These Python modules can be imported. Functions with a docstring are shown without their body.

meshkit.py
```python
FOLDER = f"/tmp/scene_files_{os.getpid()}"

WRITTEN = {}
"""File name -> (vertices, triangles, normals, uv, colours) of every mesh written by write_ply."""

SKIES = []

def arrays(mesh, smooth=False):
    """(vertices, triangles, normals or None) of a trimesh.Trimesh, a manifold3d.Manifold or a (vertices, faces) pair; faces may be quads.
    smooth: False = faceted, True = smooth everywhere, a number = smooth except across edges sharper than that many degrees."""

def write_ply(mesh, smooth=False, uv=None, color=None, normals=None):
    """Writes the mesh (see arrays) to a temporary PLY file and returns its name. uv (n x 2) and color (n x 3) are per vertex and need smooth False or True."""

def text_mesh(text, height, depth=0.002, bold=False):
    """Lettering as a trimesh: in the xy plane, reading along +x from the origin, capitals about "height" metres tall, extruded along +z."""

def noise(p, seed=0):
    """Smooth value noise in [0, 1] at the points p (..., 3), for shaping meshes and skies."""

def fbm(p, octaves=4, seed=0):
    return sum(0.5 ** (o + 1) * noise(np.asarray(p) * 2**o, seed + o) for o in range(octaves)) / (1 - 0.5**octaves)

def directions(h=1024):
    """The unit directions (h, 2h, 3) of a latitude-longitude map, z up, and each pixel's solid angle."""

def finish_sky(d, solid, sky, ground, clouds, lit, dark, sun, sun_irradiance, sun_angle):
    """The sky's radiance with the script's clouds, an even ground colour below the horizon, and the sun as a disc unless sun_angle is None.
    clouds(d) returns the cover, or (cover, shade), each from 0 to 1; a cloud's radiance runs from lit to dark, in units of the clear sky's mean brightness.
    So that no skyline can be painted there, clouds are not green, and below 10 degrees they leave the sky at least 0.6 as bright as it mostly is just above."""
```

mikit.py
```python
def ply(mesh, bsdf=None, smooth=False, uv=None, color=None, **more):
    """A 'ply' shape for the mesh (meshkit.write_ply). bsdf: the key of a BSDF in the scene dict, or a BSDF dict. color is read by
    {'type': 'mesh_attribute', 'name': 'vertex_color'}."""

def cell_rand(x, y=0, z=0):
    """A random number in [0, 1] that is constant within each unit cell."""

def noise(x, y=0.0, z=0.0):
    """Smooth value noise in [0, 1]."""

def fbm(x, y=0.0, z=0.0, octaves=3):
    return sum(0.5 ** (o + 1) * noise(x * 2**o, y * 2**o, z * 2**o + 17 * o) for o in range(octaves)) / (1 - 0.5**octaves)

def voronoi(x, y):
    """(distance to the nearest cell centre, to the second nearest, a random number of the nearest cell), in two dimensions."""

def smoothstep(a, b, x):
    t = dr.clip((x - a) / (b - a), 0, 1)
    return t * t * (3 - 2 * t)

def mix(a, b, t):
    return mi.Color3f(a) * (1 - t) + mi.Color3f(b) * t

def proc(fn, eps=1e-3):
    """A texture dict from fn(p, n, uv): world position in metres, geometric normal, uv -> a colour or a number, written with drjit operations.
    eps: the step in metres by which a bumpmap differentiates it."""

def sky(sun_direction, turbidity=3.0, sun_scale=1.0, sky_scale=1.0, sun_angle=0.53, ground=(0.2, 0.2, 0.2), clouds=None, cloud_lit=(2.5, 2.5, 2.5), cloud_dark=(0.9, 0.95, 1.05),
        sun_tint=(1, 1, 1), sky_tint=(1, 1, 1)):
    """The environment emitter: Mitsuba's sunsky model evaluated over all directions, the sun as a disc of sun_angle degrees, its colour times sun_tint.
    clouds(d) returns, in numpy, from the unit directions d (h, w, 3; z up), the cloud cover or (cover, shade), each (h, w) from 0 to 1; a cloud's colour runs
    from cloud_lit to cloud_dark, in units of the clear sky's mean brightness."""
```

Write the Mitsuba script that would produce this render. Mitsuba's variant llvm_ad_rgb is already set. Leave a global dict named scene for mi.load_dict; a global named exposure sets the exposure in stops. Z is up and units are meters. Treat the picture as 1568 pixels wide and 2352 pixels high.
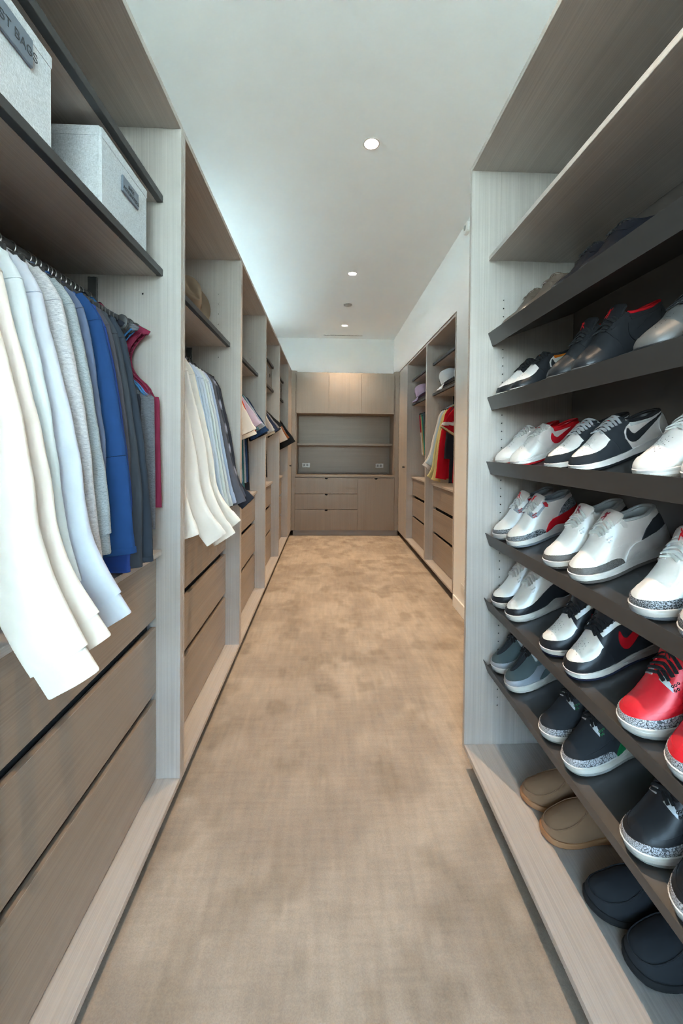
import math, random
import numpy as np, trimesh, drjit as dr, mitsuba as mi
import shapely, shapely.geometry as sg
from shapely import affinity
import meshkit, mikit
from mikit import ply, proc, fbm as dfbm, noise as dnoise, smoothstep, mix
T = mi.ScalarTransform4f
scene, labels = {}, {}
rnd = random.Random(7)

# ------------------------------------------------------------------ camera, light, exposure
H = 1.397                                     # camera height; the floor is z = 0
W0, H0, F0 = 1568, 2352, 930.0
YAW, PITCH, ROLL, OY = 0.0366, 0.0180, 0.0091, -129.28


def camera():
    cy, sy, cp, sp, cr, sr = math.cos(YAW), math.sin(YAW), math.cos(PITCH), math.sin(PITCH), math.cos(ROLL), math.sin(ROLL)
    f = np.array([sy * cp, cy * cp, -sp]); r = np.array([cy, -sy, 0.0]); u = np.cross(r, f)
    up = -sr * r + cr * u
    o = np.array([0, 0, H])
    return {'type': 'perspective', 'fov': 2 * math.degrees(math.atan(W0 / 2 / F0)), 'fov_axis': 'x', 'near_clip': 0.05, 'far_clip': 100,
            'principal_point_offset_y': -OY / H0, 'to_world': T().look_at(origin=o.tolist(), target=(o + f).tolist(), up=up.tolist())}


scene['camera'] = camera()
scene['sky'] = mikit.sky([0.75, 0.35, 0.7], turbidity=5.0, sun_scale=0.0, sky_scale=166.0, ground=(0.90, 0.95, 0.78), sky_tint=(1.0, 1.02, 1.02))
exposure = -0.10
LAMP = (19.0, 20.0, 21.0, 11.0, 4.0)           # W/sr on the axis of each downlight, far to near
LAMP_RGB = (1.0, 0.73, 0.48)
CEIL = 3.288
LAMP_X, LAMP_Y = 0.261, (6.257, 4.402, 2.536, 0.676, -1.185)

# ------------------------------------------------------------------ materials
def rgb(r, g, b):
    return {'type': 'rgb', 'value': [float(r), float(g), float(b)]}


def srgb(r, g, b):
    f = lambda c: (c / 255 / 12.92) if c < 10.3 else ((c / 255 + 0.055) / 1.055) ** 2.4
    return (f(r), f(g), f(b))


def mat(key, color, rough=0.6, **kw):
    if not isinstance(color, dict):
        color = rgb(*color)
    scene[key] = {'type': 'twosided', 'b': {'type': 'principled', 'base_color': color, 'roughness': rough, **kw}}
    return key


def wood_fn(p, n, uv):
    u, v = uv.x, uv.y
    tone = mikit.cell_rand(dr.floor(u / 40.0), dr.floor(v / 40.0), 5)
    wob = v + 0.012 * dnoise(u * 1.3, v * 4.0)
    a = dfbm(u * 1.6, wob * 300.0, 3.0, octaves=2)
    b = dnoise(u * 4.0, v * 800.0, 9.0)
    c = dfbm(u * 0.6, wob * 22.0, 1.0, octaves=3)
    t = dr.clip(0.42 * a + 0.30 * b + 0.30 * c - 0.01 + 0.10 * (tone - 0.5), 0, 1)
    return mix((0.37, 0.33, 0.295), (0.55, 0.50, 0.455), t)


def shaded_wood_fn(p, n, uv):
    return wood_fn(p, n, uv) * mi.Color3f(0.66, 0.57, 0.48)  # same oak dimmed and browned: warm grazing lamp light put into the colour


def carpet_fn(p, n, uv):
    x, y = p.x, p.y
    big = dfbm(x * 5.5 + 0.8 * dnoise(y * 3.0), y * 4.2, 2.0, octaves=3)
    spots = smoothstep(0.50, 0.76, dfbm(x * 7.5, y * 6.0, 8.0, octaves=3))
    streak = dfbm(x * 60.0, y * 9.0, 4.0, octaves=2)
    weave = dnoise(x * 420.0, y * 420.0, 1.0)
    cross = dfbm(x * 9.0, y * 90.0, 7.0, octaves=2)
    c = mix((0.325, 0.258, 0.198), (0.425, 0.35, 0.275), smoothstep(0.25, 0.75, big))
    c = mix(c, (0.25, 0.188, 0.13), 0.6 * spots)
    return c * (0.76 + 0.18 * streak + 0.17 * weave + 0.13 * cross)


def bump(inner, fn, scale, eps=4e-4):
    return {'type': 'bumpmap', 'arbitrary': proc(fn, eps), 'scale': scale, 'nested': inner}


mat('m_wood', proc(wood_fn), 0.42, specular=0.4)
mat('m_wood_shaded', proc(shaded_wood_fn), 0.42, specular=0.4)
mat('m_darkwood', (0.085, 0.070, 0.060), 0.5)
mat('m_black', (0.022, 0.021, 0.020), 0.45)
mat('m_void', (0.006, 0.006, 0.006), 0.9)
mat('m_bronze', (0.036, 0.031, 0.027), 0.38, metallic=0.25)
mat('m_wall', (0.84, 0.845, 0.83), 0.85)
mat('m_ceiling', (0.88, 0.885, 0.87), 0.9)
mat('m_carpet', proc(carpet_fn), 0.95, sheen=0.3)
mat('m_white_plastic', (0.78, 0.78, 0.76), 0.4)
mat('m_grey_plastic', (0.35, 0.35, 0.34), 0.5)
mat('m_steel', (0.62, 0.61, 0.60), 0.22, metallic=1.0)
mat('m_grey_paint', (0.30, 0.27, 0.25), 0.6)
scene['m_glass'] = {'type': 'thindielectric'}
scene['m_vc'] = {'type': 'twosided', 'b': {'type': 'principled', 'base_color': {'type': 'mesh_attribute', 'name': 'vertex_color'}, 'roughness': 0.92, 'specular': 0.25}}

# ------------------------------------------------------------------ helpers
count = {}


def fresh(key):
    n = count.get(key, -1) + 1
    count[key] = n
    return key if n == 0 else f'{key}_{n:03d}'


def thing(name, label, cat, group=None, kind=None):
    k = fresh(name)
    labels[k] = {'label': label, 'category': cat}
    if group: labels[k]['group'] = group
    if kind: labels[k]['kind'] = kind
    return k


def part(parent, name, shape, label=None, kind=None):
    k = fresh(f'{parent}__{name}') if parent else fresh(name)
    scene[k] = shape
    if label or kind:
        labels[k] = {}
        if label: labels[k]['label'] = label
        if kind: labels[k]['kind'] = kind
    return k


def struct(name, shape, label):
    k = part(None, name, shape)
    labels[k] = {'label': label, 'category': name.split('_')[0], 'kind': 'structure'}
    return k


class Boxes:
    """Chamfered boards with a uv in metres, u along the grain, joined into one mesh."""

    def __init__(self): self.v, self.f, self.t, self.n = [], [], [], 0

    def add(self, x0, x1, y0, y1, z0, z1, grain='z', ch=0.0012):
        lo, hi = np.minimum([x0, y0, z0], [x1, y1, z1]), np.maximum([x0, y0, z0], [x1, y1, z1])
        ch = min(ch, 0.3 * float((hi - lo).min()))
        off = np.array([40 * rnd.randint(0, 30) + 5 + 8 * rnd.random(), 40 * rnd.randint(0, 30) + 5 + 8 * rnd.random()])
        g = 'xyz'.index(grain)

        def quad(P):
            P = np.asarray(P, float)
            nrm = np.cross(P[1] - P[0], P[2] - P[0])
            ax = int(np.abs(nrm).argmax())
            others = [a for a in range(3) if a != ax]
            if g in others:
                o = [a for a in others if a != g][0]
                uv = np.stack([P[:, g], P[:, o]], 1)
            else:
                uv = np.stack([P[:, others[0]] * 6, P[:, others[1]]], 1)
            m = len(P)
            self.v.append(P); self.t.append(uv + off + np.array([0, 0.37 * ax]))
            self.f += [[self.n, self.n + i, self.n + i + 1] for i in range(1, m - 1)]
            self.n += m
        C = {}
        for sx in (0, 1):
            for sy in (0, 1):
                for sz in (0, 1):
                    s = (sx, sy, sz)
                    b = np.array([(lo, hi)[s[a]][a] for a in range(3)])
                    d = np.array([ch if s[a] == 0 else -ch for a in range(3)])
                    for a in range(3):           # corner point lying on the face normal to axis a
                        q = b + d; q[a] = b[a]; C[s, a] = q
        def face(a, side):
            o = [(a + 1) % 3, (a + 2) % 3]
            ring = []
            for p, q in ((0, 0), (1, 0), (1, 1), (0, 1)):
                s = [0, 0, 0]; s[a] = side; s[o[0]] = p; s[o[1]] = q
                ring.append(C[tuple(s), a])
            return ring if side else ring[::-1]
        for a in range(3):
            for side in (0, 1): quad(face(a, side))
        ctr = (lo + hi) / 2
        def out(P):
            P = np.asarray(P)
            n = np.cross(P[1] - P[0], P[2] - P[0])
            return P if n @ (P.mean(0) - ctr) > 0 else P[::-1]
        for a in range(3):
            b, c = (a + 1) % 3, (a + 2) % 3
            for p in (0, 1):
                for q in (0, 1):
                    s0 = [0, 0, 0]; s0[b], s0[c] = p, q
                    s1 = list(s0); s1[a] = 1
                    quad(out([C[tuple(s0), b], C[tuple(s1), b], C[tuple(s1), c], C[tuple(s0), c]]))
        for s in np.ndindex(2, 2, 2):
            quad(out([C[s, 0], C[s, 1], C[s, 2]]))
        return self

    def ply(self, m):
        return ply((np.vstack(self.v), np.array(self.f)), m, uv=np.vstack(self.t))


def board(*a, m='m_wood', grain='z', ch=0.0012):
    return Boxes().add(*a, grain=grain, ch=ch).ply(m)


def tube_mesh(P, r, sides=8, closed=False, caps=True):
    P = np.asarray(P, float)
    n = len(P)
    r = np.broadcast_to(r, (n,))
    t = np.gradient(P, axis=0) if not closed else np.roll(P, -1, 0) - np.roll(P, 1, 0)
    t /= np.linalg.norm(t, axis=1, keepdims=True) + 1e-12
    a = np.cross(t[0], [0, 0, 1.0]) if abs(t[0][2]) < 0.9 else np.cross(t[0], [1.0, 0, 0])
    A = []
    for k in range(n):
        a = a - t[k] * (a @ t[k]); a /= np.linalg.norm(a) + 1e-12; A.append(a)
    A = np.array(A); B = np.cross(t, A)
    ang = np.arange(sides) * 2 * np.pi / sides
    V = (P[:, None] + r[:, None, None] * (np.cos(ang)[None, :, None] * A[:, None] + np.sin(ang)[None, :, None] * B[:, None])).reshape(-1, 3)
    F = []
    for i in range(n if closed else n - 1):
        i2 = (i + 1) % n
        for j in range(sides):
            j2 = (j + 1) % sides
            F += [[i * sides + j, i * sides + j2, i2 * sides + j2], [i * sides + j, i2 * sides + j2, i2 * sides + j]]
    if caps and not closed:
        V = np.vstack([V, P[:1], P[-1:]])
        c0, c1 = n * sides, n * sides + 1
        for j in range(sides):
            j2 = (j + 1) % sides
            F += [[c0, j2, j], [c1, (n - 1) * sides + j, (n - 1) * sides + j2]]
    return V, np.array(F)


def join(ms):
    V, F, n = [], [], 0
    for v, f in ms:
        V.append(np.asarray(v, float)); F.append(np.asarray(f) + n); n += len(v)
    return np.vstack(V), np.vstack(F)


def lathe(prof, sides=24, axis='z', center=(0, 0, 0)):
    prof = np.asarray(prof, float)
    ang = np.arange(sides) * 2 * np.pi / sides
    V = np.stack([prof[:, None, 0] * np.cos(ang), prof[:, None, 0] * np.sin(ang), np.broadcast_to(prof[:, None, 1], (len(prof), sides))], -1).reshape(-1, 3)
    F = []
    for i in range(len(prof) - 1):
        for j in range(sides):
            j2 = (j + 1) % sides
            F += [[i * sides + j, i * sides + j2, (i + 1) * sides + j2], [i * sides + j, (i + 1) * sides + j2, (i + 1) * sides + j]]
    if axis == 'x': V = V[:, [2, 0, 1]]
    if axis == 'y': V = V[:, [1, 2, 0]]
    return V + np.asarray(center), np.array(F)


# ------------------------------------------------------------------ the room
XL, XR, YB, YM = -1.222, 1.1475, 7.006, -0.64
RX0, RX1, RY0 = -3.2, 3.2, -3.3                    # the bedroom behind the camera, which the closet opens to
WY0, WY1, WZ0, WZ1 = 2.9, 6.40, 2.84, 3.01        # clerestory over the left wardrobes
VX, VZ0, VZ1 = ((-3.1, -0.05), (0.05, 3.1)), 1.5, 3.15   # bedroom windows
b = Boxes().add(XL - 0.1, 1.95, YM - 0.1, YB + 0.1, -0.08, 0.0, ch=0).add(RX0, RX1, RY0, YM - 0.1, -0.08, 0.0, ch=0)
struct('floor', b.ply('m_carpet'), 'beige mottled cut pile carpet covering the closet floor')
b = Boxes().add(XL - 0.1, 1.95, YM - 0.1, YB + 0.1, CEIL, CEIL + 0.1, ch=0).add(RX0, RX1, RY0, YM - 0.1, CEIL, CEIL + 0.1, ch=0)
struct('ceiling', b.ply('m_ceiling'), 'pale white ceiling over the walk-in closet')
b = Boxes()
b.add(XL - 0.1, XL, YM, WY0, 0, CEIL, ch=0); b.add(XL - 0.1, XL, WY1, YB, 0, CEIL, ch=0)
b.add(XL - 0.1, XL, WY0, WY1, 0, WZ0, ch=0); b.add(XL - 0.1, XL, WY0, WY1, WZ1, CEIL, ch=0)
struct('wall_left', b.ply('m_wall'), 'white wall behind the left row of wardrobes')
b = Boxes()
NY, NZ = 3.587, 2.632                            # the niche that holds the right-hand wardrobes
b.add(XR, XR + 0.12, YM, NY, 0, CEIL, ch=0); b.add(XR, XR + 0.12, NY, YB, NZ, CEIL, ch=0)
b.add(1.80, 1.92, NY - 0.1, YB, 0, NZ + 0.1, ch=0); b.add(XR + 0.12, 1.80, NY - 0.12, NY, 0, NZ + 0.1, ch=0); b.add(XR + 0.12, 1.80, NY, YB, NZ, NZ + 0.1, ch=0)
struct('wall_right', b.ply('m_wall'), 'white wall with a niche for the right-hand wardrobes')
struct('wall_back', board(XL, 1.95, YB, YB + 0.1, 0, CEIL, m='m_wall', ch=0), 'white wall above the dresser at the far end')
b = Boxes().add(RX0, XL - 0.1, YM - 0.1, YM, 0, CEIL, ch=0).add(XR + 0.12, RX1, YM - 0.1, YM, 0, CEIL, ch=0)
struct('wall_mouth', b.ply('m_wall'), 'white walls either side of the closet opening, behind the camera')
b = Boxes().add(RX0 - 0.1, RX0, RY0, YM, 0, CEIL, ch=0).add(RX1, RX1 + 0.1, RY0, YM, 0, CEIL, ch=0)
struct('wall_side', b.ply('m_wall'), 'white side walls of the room behind the camera')
b = Boxes()
xs = [RX0] + [x for v in VX for x in v] + [RX1]
for x0, x1 in ((xs[0], xs[1]), (xs[2], xs[3]), (xs[4], xs[5])): b.add(x0, x1, RY0 - 0.1, RY0, 0, CEIL, ch=0)
for x0, x1 in VX: b.add(x0, x1, RY0 - 0.1, RY0, 0, VZ0, ch=0); b.add(x0, x1, RY0 - 0.1, RY0, VZ1, CEIL, ch=0)
struct('wall_front', b.ply('m_wall'), 'white wall with two windows behind the camera')
b = Boxes()
for y in np.linspace(WY0 + 0.02, WY1 - 0.02, 4): b.add(XL - 0.07, XL - 0.03, y - 0.02, y + 0.02, WZ0, WZ1)
for z in (WZ0, WZ1 - 0.03): b.add(XL - 0.07, XL - 0.03, WY0, WY1, z, z + 0.03)
struct('window_1', b.ply('m_white_plastic'), 'clerestory window high in the left wall')
for n, (x0, x1) in enumerate(VX):
    b = Boxes()
    for x in np.linspace(x0 + 0.025, x1 - 0.025, 3): b.add(x - 0.025, x + 0.025, RY0 - 0.08, RY0 - 0.03, VZ0, VZ1)
    for z in (VZ0, VZ1 - 0.05): b.add(x0, x1, RY0 - 0.08, RY0 - 0.03, z, z + 0.05)
    struct(f'window_{n + 2}', b.ply('m_white_plastic'), 'window of the room behind the camera')
struct('baseboard_right', board(XR - 0.014, XR, 1.80, NY - 0.03, 0, 0.105, m='m_wall', ch=0.003), 'white baseboard along the right wall')

# ceiling fittings
for i, y in enumerate(LAMP_Y):
    where = ('nearest the dresser', 'second from the far end', 'largest one, nearest in view', 'over the shoe cabinet', 'behind the camera')[i]
    k = thing('ceiling_downlight', f'round white recessed ceiling downlight, {where}', 'ceiling light', 'recessed downlights along the ceiling')
    part(k, 'trim', ply(lathe([(0.052, -0.0005), (0.052, -0.003), (0.0445, -0.004), (0.0445, 0.0)], 32, center=(LAMP_X, y, CEIL)), 'm_white_plastic', smooth=40))
    v, f = lathe([(0.0445, -0.0025), (0.02, -0.0028), (0.0001, -0.003)], 32, center=(LAMP_X, y, CEIL))
    part(k, 'lens', {**ply((v, f[:, ::-1]), 'm_white_plastic'), 'emitter': {'type': 'area', 'radiance': rgb(7, 6.3, 5.6)}})
    scene[f'{k}_beam'] = {'type': 'spot', 'to_world': T().look_at(origin=[LAMP_X, y, CEIL - 0.006], target=[LAMP_X, y, 0], up=[0, 1, 0]), 'cutoff_angle': 44, 'beam_width': 14,
                          'intensity': rgb(*[LAMP[i] * c for c in LAMP_RGB])}
k = thing('smoke_detector', 'flat round grey-white ceiling cover between two downlights', 'ceiling cover')
part(k, 'cover', ply(lathe([(0.055, 0), (0.055, -0.005), (0.05, -0.008), (0.0001, -0.009)], 28, center=(0.261, 5.36, CEIL)), 'm_grey_plastic', smooth=40))
k = thing('slot_diffuser', 'narrow grey slot vent in the ceiling by the far wall', 'air vent')
part(k, 'frame', Boxes().add(-0.068, 0.588, 6.775, 6.785, CEIL - 0.004, CEIL).add(-0.068, 0.588, 6.815, 6.825, CEIL - 0.004, CEIL).ply('m_white_plastic'))
part(k, 'slot', board(-0.066, 0.586, 6.785, 6.815, CEIL - 0.002, CEIL, m='m_grey_plastic'))
k = thing('motion_sensor', 'small white box sensor high on the right wall', 'sensor')
part(k, 'housing', board(XR - 0.035, XR, 3.26, 3.345, 3.165, 3.245, m='m_white_plastic', ch=0.006))
part(k, 'eye', ply(lathe([(0.02, 0), (0.02, -0.004), (0.0001, -0.007)], 20, axis='x', center=(XR - 0.035, 3.30, 3.205)), 'm_grey_plastic', smooth=40))
k = thing('wall_socket', 'white socket plate low on the right wall beside the shoe cabinet', 'wall socket')
part(k, 'plate', board(XR - 0.006, XR, 3.257, 3.368, 0.186, 0.266, m='m_white_plastic', ch=0.002))
part(k, 'insert', board(XR - 0.009, XR - 0.006, 3.28, 3.345, 0.208, 0.244, m='m_white_plastic', ch=0.001))

# ------------------------------------------------------------------ wardrobes
ZB0, ZB1, ZT0, ZT1 = 0.087, 0.108, 2.599, 2.621
PT = 0.022


def peg_holes(parent, x, y, zs, side):
    ms = []
    for z in zs:
        ms.append(lathe([(0.0026, 0.0), (0.0001, 0.0)], 8, axis='y', center=(x, y + side * 0.0004, z)))
    part(parent, 'peg_holes', ply(join(ms), 'm_void'), kind='stuff')


def bracket_rod(k, xr, y0, y1, z):
    th = np.arange(16) * 2 * np.pi / 16
    V, F = tube_mesh([[xr, y0 + 0.012, z], [xr, y1 - 0.012, z]], 0.0165, 16)
    r = part(k, 'hanging_rod', ply((V, F), 'm_black', smooth=40), 'black round hanging rod')
    for y in (y0 + 0.006, y1 - 0.006):
        part(r, 'bracket', board(xr - 0.016, xr + 0.016, y - 0.006, y + 0.006, z - 0.03, z + 0.085, m='m_black'))


def wardrobe(ys, ye, s, xf, label, shelves, depth=0.64, pegs=()):
    """s = -1: the left row, its front at x = xf, opening towards +x; s = +1 the right row."""
    X = lambda d: xf + s * d                       # d metres behind the front plane
    k = thing('wardrobe', label, 'wardrobe', 'built-in open wardrobes')
    i0, i1 = ys + PT, ye - PT
    part(k, 'side_panel', board(X(0), X(depth), ys, i0, ZB0, ZT1, grain='z'))
    p1 = part(k, 'side_panel', board(X(0), X(depth), i1, ye, ZB0, ZT1, grain='z'))
    part(k, 'top_panel', board(X(0.0005), X(depth), i0, i1, ZT0, ZT1, grain='y'))
    part(k, 'bottom_panel', board(X(0.0005), X(depth), i0, i1, ZB0, ZB1, grain='y'))
    part(k, 'back_panel', board(X(depth - 0.012), X(depth), i0, i1, ZB1, ZT0, grain='z'))
    part(k, 'toe_kick', board(X(0.075), X(0.09), ys, ye, 0.0, ZB0, m='m_black'))
    part(k, 'counter', board(X(0.0705), X(depth - 0.013), i0, i1, 0.981, 1.0015, grain='y'))
    for z0, z1 in ((0.740, 0.978), (0.4515, 0.703), (0.114, 0.420)):
        part(k, 'drawer', board(X(0.0912), X(0.112), i0 + 0.002, i1 - 0.002, z0, z1, grain='y', m='m_wood_shaded'))
    part(k, 'gap_shade', Boxes().add(X(0.125), X(0.15), i0, i1, 0.69, 0.75).add(X(0.125), X(0.15), i0, i1, 0.41, 0.46).ply('m_void'))  # black strips behind the drawer gaps, painting the shade of the unlit interior
    for z in shelves:
        sh = part(k, 'shelf', board(X(0.090), X(depth - 0.013), i0, i1, z, z + 0.024, grain='y'))
        part(sh, 'edge_strip', board(X(0.067), X(0.090), i0, i1, z - 0.001, z + 0.025, m='m_black'), 'black metal front strip')
    bracket_rod(k, X(0.325), i0, i1, 1.948)
    if len(pegs): peg_holes(k, X(0.143), i1, pegs, -1)
    return k


PER = 1.0735
spot_names = ['behind the camera', 'nearest the camera, with two fabric boxes', 'with a tan hat on its shelf', 'with lilac and orange tops', 'with one grey box and black tops', 'beside the tall door, with the farthest grey box']
HS = np.arange(1.06, 1.92, 0.064)
for i in range(-1, 5):
    ys = 1.6 + (i - 1) * PER
    sh = [2.0455, 2.322] if i not in (1, 2) else [2.0455]
    pegs = {0: [1.977, 2.243], 1: [1.977] + list(2.19 + 0.064 * np.arange(4)), 2: [1.98, 2.13, 2.2, 2.27, 2.34]}.get(i, [1.98, 2.2])
    wardrobe(ys, ys + PER - 0.003, -1, -0.56, f'grey oak open wardrobe on the left, {spot_names[max(i + 1, 0)]}', sh, pegs=pegs)
RXF = 1.150
wardrobe(3.612, 4.682, 1, RXF, 'grey oak open wardrobe in the right wall niche, with a white cap', [2.013, 2.362], depth=0.62, pegs=[1.93, 2.13])
wardrobe(4.685, 5.811, 1, RXF, 'grey oak open wardrobe in the right wall niche, with a pink cap', [2.019, 2.366], depth=0.62, pegs=[1.93, 2.13])


def tall_cabinet(ys, ye, s, xf, ky, label, depth):
    X = lambda d: xf + s * d
    k = thing('tall_cabinet', label, 'cabinet')
    part(k, 'body', Boxes().add(X(0.024), X(depth), ys, ye, ZB0, ZT1).ply('m_wood'))
    d = part(k, 'door', board(X(0.0), X(0.022), ys + 0.002, ye - 0.002, ZB0, ZT1, grain='z'))
    v, f = lathe([(0.008, 0), (0.008, 0.012), (0.014, 0.026), (0.0145, 0.03), (0.0001, 0.031)], 20, axis='x')
    v[:, 0] *= -s
    part(d, 'knob', ply((v + [xf, ky, 1.129], f if s < 0 else f[:, ::-1]), 'm_black', smooth=40), 'black round door knob')
    part(k, 'toe_kick', board(X(0.075), X(0.09), ys, ye, 0, ZB0, m='m_black'))


tall_cabinet(1.6 + 4 * PER, 6.434, -1, -0.56, 6.12, 'tall grey oak cabinet with a plain door, left of the dresser', 0.64)
tall_cabinet(5.814, 6.434, 1, RXF, 5.935, 'tall grey oak cabinet with a plain door, right of the dresser', 0.62)

# ------------------------------------------------------------------ dresser and wall cupboards at the far end
YD = 6.4355
k = thing('built_in_dresser', 'grey oak dresser with three drawers and a door below the far niche', 'dresser')
part(k, 'filler_panel', board(-0.558, -0.499, YD, YD + 0.02, ZB0, ZT1, m='m_wood_shaded'))
part(k, 'filler_panel', board(1.0875, 1.148, YD, YD + 0.02, ZB0, ZT1, m='m_wood_shaded'))
part(k, 'carcass', Boxes().add(-0.50, 1.088, YD + 0.024, 6.98, ZB0, 0.9375, grain='x').ply('m_wood_shaded'))
part(k, 'counter', board(-0.5005, 1.0875, YD - 0.001, 6.885, 0.939, 0.970, grain='x', m='m_wood_shaded'))
part(k, 'side_panel', board(-0.499, -0.481, YD + 0.02, 6.90, 0.97, ZT1, m='m_wood_shaded'))
part(k, 'side_panel', board(1.0695, 1.0875, YD + 0.02, 6.90, 0.97, ZT1, m='m_wood_shaded'))
part(k, 'back_panel', board(-0.475, 1.035, 6.84, 6.858, 0.99, 1.945, grain='x', m='m_wood_shaded'), 'grey panel at the back of the niche')
part(k, 'rear_board', board(-0.481, 1.0695, 6.885, 6.90, 0.97, 1.945, grain='x', m='m_wood_shaded'))
part(k, 'shelf', board(-0.481, 1.0695, 6.60, 6.84, 1.443, 1.482, grain='x', m='m_wood_shaded'))
part(k, 'toe_kick', board(-0.53, 1.152, YD - 0.0 + 0.03, YD + 0.05, 0.0, ZB0, m='m_grey_paint'))


def notched(x0, x1, z0, z1, xn, r=0.024):
    pts = [(x0, z0), (x1, z0), (x1, z1)] + [(xn + r * math.cos(a), z1 - r * math.sin(a)) for a in np.linspace(0, math.pi, 13)] + [(x0, z1)]
    m = trimesh.creation.extrude_polygon(sg.Polygon(pts), 0.02, engine='earcut')
    v = np.array(m.vertices); V = np.stack([v[:, 0], YD + 0.021 - v[:, 2], v[:, 1]], 1)
    F = np.array(m.faces)
    tri = V[F].reshape(-1, 3)
    uv = np.stack([tri[:, 2], tri[:, 0]], 1) + [40 * rnd.randint(0, 20) + 10, 40 * rnd.randint(0, 20) + 12]
    return ply((tri, np.arange(len(tri)).reshape(-1, 3)), 'm_wood_shaded', uv=uv)


for z0, z1 in ((0.677, 0.925), (0.4265, 0.669), (0.0895, 0.418)):
    d = part(k, 'drawer', notched(-0.4965, 0.494, z0, z1, -0.001))
    part(d, 'finger_notch', board(-0.024, 0.024, YD + 0.0212, YD + 0.0235, z1 - 0.03, z1, m='m_void'), 'dark half-round finger notch')
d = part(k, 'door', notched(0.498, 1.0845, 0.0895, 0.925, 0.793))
part(d, 'finger_notch', board(0.77, 0.817, YD + 0.0212, YD + 0.0235, 0.895, 0.925, m='m_void'), 'dark half-round finger notch')
k = thing('wall_cupboard', 'grey oak wall cupboard with three plain doors above the niche', 'cupboard')
part(k, 'body', Boxes().add(-0.48, 1.069, YD + 0.024, 6.885, 1.949, 2.60).ply('m_wood_shaded'))
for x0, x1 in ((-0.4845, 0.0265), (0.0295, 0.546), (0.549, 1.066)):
    part(k, 'door', board(x0, x1, YD + 0.001, YD + 0.022, 1.951, 2.590, grain='z', m='m_wood_shaded'))
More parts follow.
